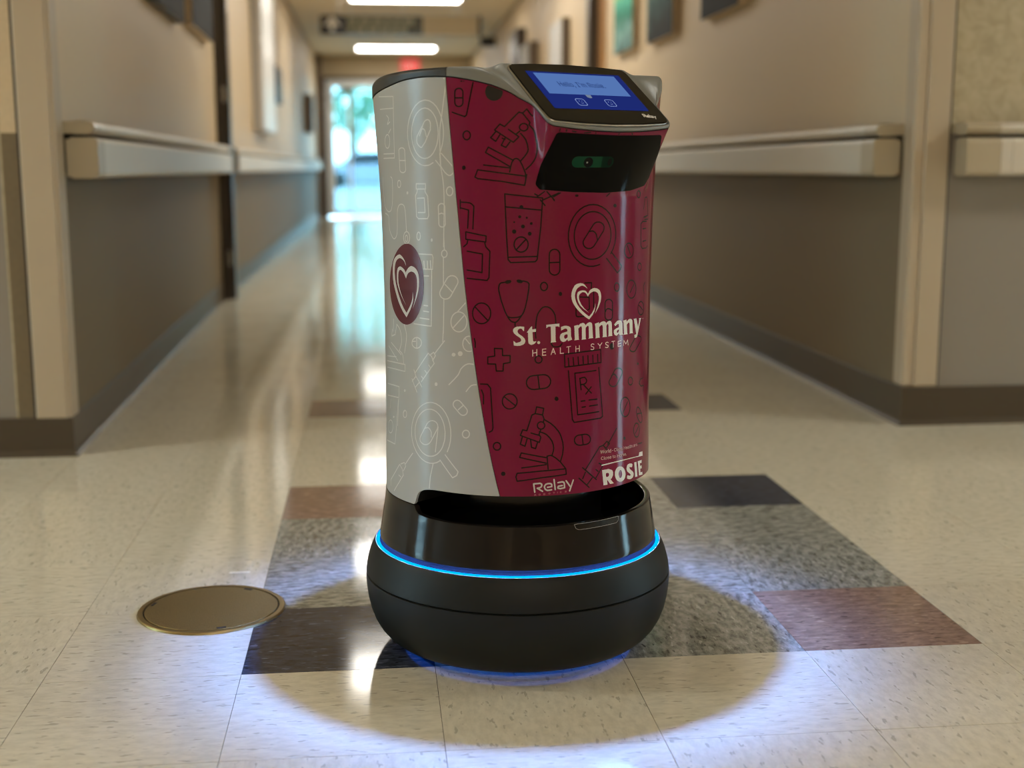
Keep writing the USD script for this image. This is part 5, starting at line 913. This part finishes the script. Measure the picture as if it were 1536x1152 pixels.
visor = obj('visor', on_shell(vis, .0007), 'visor_glass', bot, smooth=True, label='black glass visor under the screen lip')
ub, zb_ = U(-7.7), .7937
def pill_uv(u0, u1, z, h): return LineString([(u0, z), (u1, z)]).buffer(h, quad_segs=8)
obj('sensor_bar', on_shell(pill_uv(ub - .0255, ub + .0255, zb_, .0078).intersection(sbox(-1, 0, ub + .013, 2)), .0010), 'sensor_green', visor, smooth=True, label='green sensor board')
obj('sensor_bar', on_shell(pill_uv(ub - .0255, ub + .0255, zb_, .0078).intersection(sbox(ub + .013, 0, 1, 2)), .0010), 'sensor_deep', visor, smooth=True)
from shapely.geometry import Point
obj('lens', on_shell(Point(ub - .0085, zb_ - .0005).buffer(.0072), .0013), 'lens_black', visor, smooth=True)
obj('lens', on_shell(affinity.scale(Point(ub + .0265, zb_).buffer(.0050), .7, 1), .0013), 'lens_black', visor, smooth=True)
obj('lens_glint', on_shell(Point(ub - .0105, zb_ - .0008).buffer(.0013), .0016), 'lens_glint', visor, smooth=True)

# print on the wrap
front_area = Polygon([(s * math.radians(float(SEAM(z)) - .5) * UR, z) for s, zz in ((-1, np.linspace(.2985, .93, 40)), (1, np.linspace(.93, .2985, 40))) for z in zz])
front_area = front_area.difference(vis.buffer(.0008))
top_cut = Polygon([(U(p_), float(z_rim(p_)) - .0016) for p_ in np.linspace(-178, 178, 713)] + [(U(178), .2), (U(-178), .2)])
side_area = Polygon([(-math.radians(float(SEAM(z)) + .5) * UR, z) for z in np.linspace(.2, .95, 40)] + [(U(-178), .95), (U(-178), .2)])
side_area = side_area.intersection(Polygon([(U(p_), float(_zb(abs(p_))) + .0006) for p_ in np.linspace(-178, -30, 500)] + [(U(-30), 1), (U(-178), 1)]))


def uz(pts):
    return [(a / 1e4, b / 1e4) for a, b in pts]


def shape_of(prims, w):
    out = []
    for pr in prims:
        if pr[0] == 'p':
            out.append(Polygon(uz(pr[1]), [uz(h) for h in pr[2]]).buffer(0))
        elif pr[0] == 'f':
            out.append(Polygon(uz(pr[1])).buffer(0))
        else:
            out.append(LineString(uz(pr[1])).buffer(w * (1.45 if pr[0] == 'l2' else 1), quad_segs=3))
    return unary_union(out)


for name, side, prims in PRINTS:
    s_ = shape_of(prims, .00098 if side == 'r' else .00088).intersection(top_cut).intersection(front_area if side == 'r' else side_area)
    if s_.is_empty:
        continue
    mat = 'print_pale' if side == 'w' else ('print_spot' if name == 'dark_spot_print' else 'print_dark')
    obj(name, on_shell(s_, .00022), mat, front_panel if side == 'r' else left_panel, smooth=True)
LOOK = dict(w='print_white', s='print_pink', b='roundel_red', g='roundel_grey', g2='print_grey', t='print_rose', t2='print_rose')
OFF = dict(b=.0004, g=.0006)
for name, col, prims in MARKS:
    s_ = shape_of(prims, {'s': .00062, 't': .0004, 't2': .00035}.get(col, .0008))
    obj(name, on_shell(s_, OFF.get(col, .00042)), LOOK[col], left_panel if col in 'bg' else front_panel, smooth=True)
for text, lo, hi in SLOGAN:
    (ua, za), (ub_, zb2) = lo
    h = ((hi[0][1] - za) + (hi[1][1] - zb2)) / 2
    tm = meshkit.text_mesh(text, h, .0001, True)
    x = np.asarray(tm.vertices)
    k = (x[:, 0] - tm.bounds[0][0]) / (tm.bounds[1][0] - tm.bounds[0][0])
    V = on_body(ua + k * (ub_ - ua), za + k * (zb2 - za) + x[:, 1], 0.00035) 
    obj('lettering', trimesh.Trimesh(V, tm.faces, process=False), 'print_pink', front_panel, label='small pale slogan line')
# ---------------------------------------------------------------- things on the walls and floor


def rail_profile(kind):                      # (distance from the wall, height)
    if kind == 'bumper':
        pts = [(.022, .760), (.080, .760), (.090, .764), (.094, .772), (.094, .858), (.091, .866), (.082, .870), (.022, .870)]
    elif kind == 'top':
        pts = [(.030, .880), (.066, .879), (.080, .884), (.088, .892), (.089, .900), (.083, .909), (.070, .9145), (.052, .916), (.034, .914), (.030, .908)]
    else:
        pts = [(0, .775), (.024, .775), (.024, .868), (.062, .868), (.062, .884), (.035, .884), (.035, .905), (0, .905)]
    return Polygon(pts)


def rail(length, name, loc, rotz, label, mirror, joints, caps=(True, True)):
    """local +y runs along the rail, local +x points away from the wall (or -x when mirrored)"""
    t = thing(name, loc, rotz, label, 'handrail', 'handrails of the corridor')
    sx = -1 if mirror else 1

    def run(poly, a, b):
        m_ = extrude(poly, b - a)
        # x = off wall, y = up -> local
        q = np.asarray(m_.vertices)
        V = np.column_stack([q[:, 0] * sx, a + q[:, 2], q[:, 1]])
        F_ = m_.faces[:, ::-1] if sx > 0 else m_.faces
        return trimesh.Trimesh(V, F_, process=False)
    a0 = .105 if caps[0] else 0
    b0 = length - .105 if caps[1] else length
    cuts = [a0] + [a0 + j for j in joints] + [b0]
    for a, b in zip(cuts[:-1], cuts[1:]):
        obj('bumper', run(rail_profile('bumper'), a + .0008, b - .0008), 'bumper', t)
    obj('top_rail', run(rail_profile('top'), a0, b0), 'bumper', t, smooth=50)
    obj('shadow_retainer', run(rail_profile('back'), .03, length - .03), 'dark_gap', t)  # mount strip coloured near-black as the shadow gap behind the rail
    for on, a, b in ((caps[0], 0, .104), (caps[1], length - .104, length)):
        if on:
            pb = rail_profile('bumper').union(sbox(.010, .765, .03, .865))
            cm = cat(run(pb.buffer(.0008), a, b), run(rail_profile('top').union(sbox(.001, .882, .04, .913)).buffer(.0006), a, b))
            obj('end_cap', cm, 'end_cap', t, label='tan rail end cap')
    return t


def heading(p, q):                           # rotation that turns +y onto the line p -> q
    return -math.degrees(math.atan2(q[0] - p[0], q[1] - p[1]))


ra = heading(LW[0], LW[1])
rail(4.16, 'handrail', (left_x(1.74), 1.74, 0), ra, 'grey-white crash handrail on the left wall nearest the camera, before the dark door frame', False, [2.2])
rb = heading(LW[1], LW[2])
rail(12.4, 'handrail', (left_x(6.25), 6.25, 0), rb, 'pale handrail on the left wall beyond the dark door frame', False, [2.4, 4.8, 7.2, 9.6])
rail(5.25, 'handrail', (XR, 1.885, 0), 0, 'long beige handrail on the right corridor wall behind the robot', True, [.62, 3.0])
rail(4.6, 'handrail', (1.952, 1.81, 0), -90, 'short beige handrail on the end wall at the right edge', False, [.035, 2.4])


def canvas(y0, y1, z0, z1, wall, label, dark_edge, art='picture', deep=.042):
    yc = (y0 + y1) / 2
    w = (y1 - y0) / 2
    if wall == 'R':
        loc, rz = (XR - .002, yc, z0), 90
    else:
        loc, rz = (left_x(yc) + .002, yc, z0), -90 + ra
    t = thing('wall_picture', loc, rz, label, 'picture', 'canvas pictures along the corridor')
    h = z1 - z0
    # local x along the wall, local +y towards the wall's face (the room is at +y)
    obj('stretcher', cat(box(-w, w, 0, deep - .003, 0, .03, .002), box(-w, w, 0, deep - .003, h - .03, h, .002), box(-w, -w + .03, 0, deep - .003, .03, h - .03, .002), box(w - .03, w, 0, deep - .003, .03, h - .03, .002)), 'dark_plastic' if dark_edge else 'pale_wood', t)
    obj('canvas', box(-w, w, deep - .003, deep, 0, h, .001), art, t)
    return t


canvas(3.62, 4.26, 1.475, 2.25, 'R', 'dark canvas picture high on the right wall, nearest the camera', False)
canvas(4.86, 5.50, 1.478, 2.25, 'R', 'grey-green canvas picture in the middle of the three on the right wall', False, 'picture_mid')
canvas(5.92, 6.52, 1.500, 2.25, 'R', 'teal canvas picture on the right wall beside the wooden door frame', False, 'picture_teal')
canvas(3.42, 4.28, 1.440, 2.25, 'L', 'dark black-edged picture on the left wall nearest the camera', True)
canvas(4.60, 5.55, 1.475, 2.25, 'L', 'grey picture with pale wooden edges on the left wall beside the dark door frame', False)


def wall_box(name, wall, y0, y1, z0, z1, deep, label, category, face, edge, c=.006):
    yc = (y0 + y1) / 2
    w = (y1 - y0) / 2
    loc, rz = ((XR - .001, yc, z0), 90) if wall == 'R' else ((left_x(yc) + .002, yc, z0), -90 + rb)
    t = thing(name, loc, rz, label, category)
    obj('housing', box(-w, w, 0, deep * .8, 0, z1 - z0, c), edge, t)
    obj('face', box(-w + .008, w - .008, deep * .8, deep, .008, z1 - z0 - .008, c / 2), face, t)
    return t


wall_box('card_reader', 'L', 6.33, 6.46, 1.21, 1.34, .035, 'small black card reader beside the dark door frame', 'card reader', 'dark_plastic', 'dark_plastic')
wall_box('notice_board', 'L', 8.35, 9.55, 1.075, 2.32, .085, 'tall white framed board on the left wall', 'notice board', 'white_metal', 'grey_plastic')
wall_box('wooden_plaque', 'L', 9.75, 10.05, 1.55, 2.05, .05, 'brown wooden plaque past the tall white board', 'plaque', 'wood', 'brown_frame')
wall_box('wall_sign', 'L', 10.25, 10.95, 1.39, 1.72, .05, 'narrow black sign on the left wall past the white board', 'sign', 'dark_plastic', 'dark_plastic')
wall_box('dispenser', 'L', 15.6, 16.0, 1.25, 1.75, .12, 'grey hand gel dispenser near the far glass doors', 'dispenser', 'grey_plastic', 'brown_frame')
wall_box('notice_board', 'R', 8.70, 9.40, 1.20, 1.985, .075, 'grey framed board on the right wall past the wooden door frame', 'notice board', 'grey_plastic', 'brown_frame')
wall_box('dispenser', 'R', 10.75, 11.35, 1.30, 1.99, .11, 'grey dispenser with a dark side on the right wall', 'dispenser', 'grey_plastic', 'brown_frame')
wall_box('opening_panel', 'R', 11.75, 12.45, 1.05, 2.22, .10, 'tall dark panel standing in for a door opening on the right wall', 'cabinet', 'bronze', 'bronze')  # dark panel added in place of an unlit door opening
wall_box('room_sign', 'R', 15.2, 15.30, 2.34, 2.46, .19, 'little dark sign sticking out of the right wall', 'sign', 'dark_plastic', 'dark_plastic')
wall_box('wall_fixture', 'R', 16.6, 17.0, 1.95, 2.12, .12, 'small dark fixture on the right wall near the far doors', 'fixture', 'dark_plastic', 'grey_plastic')

# hanging direction sign
t = thing('hanging_sign', (0.516, 11.6, 2.118), 0, 'long black direction sign with a white arrow hanging from the ceiling', 'sign')
obj('panel', box(-.80, .235, -.015, .015, 0, .185, .004), 'sign_black', t)
obj('panel', box(.236, .80, -.014, .014, 0, .185, .004), 'sign_glare_beige', t, label='end of the black sign painted beige for ceiling glare')  # beige here is the ceiling's glare on the black sign, put into the colour
ar = unary_union([Polygon([(-.09, .0), (0, .095), (.09, .0), (.045, .0), (0, .047), (-.045, .0)]), sbox(-.02, -.06, .02, .05)])
obj('arrow', place(extrude(ar, .002), (-.675, -.0155, .085), (1, 0, 0), (0, 0, 1), (0, -1, 0)), 'sign_white', t)
blk = []
for row, z in enumerate((.105, .025)):
    x = -.52
    while x < (.12 if row == 0 else .05):
        w = float(rng.uniform(.05, .12))
        blk.append(box(x, x + w, -.0175, -.0150, z, z + .055))
        x += w + .022
obj('blurred_words', cat(*blk), 'sign_pale', t)
obj('green_band', box(-.55, .225, -.0160, -.0148, .012, .172), 'sign_olive', t)
for x in (-.6, .6):
    r_ = trimesh.creation.cylinder(.004, CEIL - 2.303, sections=10)
    r_.apply_translation((x, 0, .185 + (CEIL - 2.303) / 2))
    obj('hanger', r_, 'steel', t)
obj('end_strip', box(.80, .835, -.02, .02, -.01, .195, .003), 'dark_plastic', t)

t = thing('exit_sign', (.845, YEND - .04, 2.30), 0, 'red exit sign over the far glass doors', 'sign')
obj('housing', box(-.145, .145, 0, .04, 0, .20, .005), 'exit_red', t)
tm = meshkit.text_mesh('EXIT', .105, .003, True)
tm.apply_translation((-(tm.bounds[0][0] + tm.bounds[1][0]) / 2, 0, 0))
tm.apply_scale((.22 / (tm.bounds[1][0] - tm.bounds[0][0]), 1, 1))
obj('lettering', place(tm, (0, -.001, .048), (1, 0, 0), (0, 0, 1), (0, -1, 0)), 'exit_white', t)

# ceiling lights
LAB = ['recessed fluorescent ceiling light above the near picture wall, out of frame', 'recessed fluorescent ceiling light beyond the dark door frame, above the frame', 'bright fluorescent ceiling light at the top edge above the hanging sign',
       'switched-off ceiling light just below the hanging sign', 'bright fluorescent ceiling light nearest the far glass doors']


def troffer(x, y, label, lens='lamp_lens'):
    t = thing('ceiling_light', (x, y, CEIL), 0, label, 'ceiling light', 'fluorescent ceiling lights')
    fr = [box(-.605, .605, -.305, -.280, -.010, .012), box(-.605, .605, .280, .305, -.010, .012), box(-.605, -.580, -.280, .280, -.010, .012), box(.580, .605, -.280, .280, -.010, .012)]
    obj('frame', cat(*fr), 'white_metal', t)
    obj('lens', box(-.580, .580, -.280, .280, -.004, .004), lens, t)
    obj('housing', box(-.6, .6, -.30, .30, .013, .09), 'grey_plastic', t)
    return t


for y, lb in zip(LIGHT_Y, LAB):
    troffer(.6, y, lb, 'lamp_off' if 'off' in lb.split()[0] else 'lamp_lens')
troffer(.6, -4.4, 'fluorescent ceiling light behind the camera', 'lamp_rear')
troffer(-3.4, .4, 'fluorescent ceiling light over the left side corridor', 'lamp_rear')
troffer(4.6, .4, 'fluorescent ceiling light over the right side corridor', 'lamp_rear')
t = thing('downlight', (.43, .30, CEIL), 0, 'small round ceiling downlight straight above the robot', 'downlight')
obj('trim_ring', lathe([(.070, -.004), (.095, -.006), (.098, -.001), (.070, 0)], 48), 'white_metal', t)
c = trimesh.creation.cylinder(.068, .004, sections=40)
c.apply_translation((0, 0, -.0045))
obj('lens', c, 'lamp_down', t)

# brass floor box cover
t = thing('floor_cover', (-.083, .314, 0), 0, 'round brass floor box cover left of the robot', 'floor cover')
obj('rim', lathe([(.1205, .0005), (.1205, .0042), (.1285, .0042), (.1300, .0030), (.1310, .0004)], 96), 'brass_rim', t, smooth=30)
obj('groove', lathe([(.1170, .0008), (.1207, .0008)][::-1], 96), 'dark_gap', t)
obj('plate', lathe([(.1175, .0004), (.1175, .0036), (.1168, .0043), (.0005, .0046)], 96), 'brass', t, smooth=30)
for k, a_ in enumerate((math.radians(-75), math.radians(165), math.radians(60))):
    n_ = box(-.008, .008, -.0025, .0025, .0040, .0049)
    n_.apply_transform(trimesh.transformations.rotation_matrix(a_ + math.pi / 2, (0, 0, 1)))
    n_.apply_translation((.111 * math.cos(a_), .111 * math.sin(a_), 0))
    obj('lift_notch', n_, 'dark_gap', t)

# ---------------------------------------------------------------- outside the far doors
g_ = put(UsdGeom.Xform.Define(stage, '/World/pavement').GetPrim(), kind='structure')
obj('concrete', cat(box(-40, 40, YEND + .42, 130, -.2, -.02), box(-40, -6.25, -20, 19, -.2, -.02), box(7.75, 40, -20, 19, -.2, -.02)), 'pavement', g_)


def leaves(n, rx, ry, rz, size, seed):
    r_ = np.random.default_rng(seed)
    d = r_.normal(size=(n, 3))
    d /= np.linalg.norm(d, axis=1, keepdims=True)
    lump = .75 + .45 * meshkit.fbm(d * 2.2 + seed, 3, seed)
    rad = (r_.uniform(.35, 1, n) ** .45) * lump
    c_ = d * rad[:, None] * np.array([rx, ry, rz])
    a_ = r_.normal(size=(n, 3)); a_ /= np.linalg.norm(a_, axis=1, keepdims=True)
    b_ = np.cross(a_, r_.normal(size=(n, 3))); b_ /= np.linalg.norm(b_, axis=1, keepdims=True)
    s_ = size * r_.uniform(.7, 1.3, n)[:, None]
    V = np.stack([c_ - a_ * s_, c_ + b_ * s_ * .45, c_ + a_ * s_, c_ - b_ * s_ * .45], 1).reshape(-1, 3)
    k_ = np.arange(n)[:, None] * 4
    F_ = np.vstack([k_ + [0, 1, 2], k_ + [0, 2, 3]])
    return trimesh.Trimesh(V, F_, process=False)


def tree(x, y, h, w, seed, label):
    t = thing('tree', (x, y, -.03), 0, label, 'tree', 'trees beyond the car park')
    tr = trimesh.creation.cone(h * .03, h * .75, sections=12)
    obj('trunk', tr, 'bark', t)
    cr_ = leaves(1500, w, w, h * .42, .30, seed)
    cr_.apply_translation((0, 0, h * .63))
    obj('crown', cr_, 'leaf', t)


for k, (x, y, h, w, lb) in enumerate(((-6.5, 60, 9.5, 2.9, 'leafy green tree outside, leftmost through the glass doors'), (-.8, 70, 10.5, 3.1, 'leafy green tree outside behind the parked car'), (4.2, 60, 10, 2.9, 'leafy green tree outside hidden mostly by the robot'), (9.2, 71, 11, 3.0, 'leafy green tree outside, right of the glass doors'), (-12.5, 72, 11, 3.0, 'leafy green tree outside, far left beyond the door frame'), (15, 62, 10, 3.0, 'leafy green tree outside, far right beyond the door frame'))):
    tree(x, y, h, w, 40 + k, lb)

t = thing('parked_car', (0.15, 52, -.02), 0, 'silver car parked outside, seen through the glass doors', 'car')
side = Polygon([(-2.2, .28), (-2.15, .72), (-1.95, .88), (-1.2, .96), (-.65, 1.40), (.75, 1.44), (1.45, 1.0), (2.1, .90), (2.22, .62), (2.18, .28)]).buffer(.05)
for wx in (-1.35, 1.35):
    side = side.difference(Point(wx, .28).buffer(.40))
obj('body', place(extrude(side, 1.7), (0, .85, 0), (1, 0, 0), (0, 0, 1), (0, -1, 0)), 'car_paint', t, smooth=25)
win = Polygon([(-1.05, .98), (-.58, 1.36), (.70, 1.39), (1.22, 1.02)])
obj('windows', place(extrude(win, 1.76), (0, .88, 0), (1, 0, 0), (0, 0, 1), (0, -1, 0)), 'car_glass', t)
obj('sill', box(-2.1, 2.1, -.8, .8, .16, .30), 'tyre', t)
for wx in (-1.35, 1.35):
    for wy in (-.78, .78):
        w_ = trimesh.creation.cylinder(.33, .2, sections=28)
        w_.apply_transform(trimesh.transformations.rotation_matrix(math.pi / 2, (1, 0, 0)))
        w_.apply_translation((wx, wy, .33))
        obj('wheel', w_, 'tyre', t)
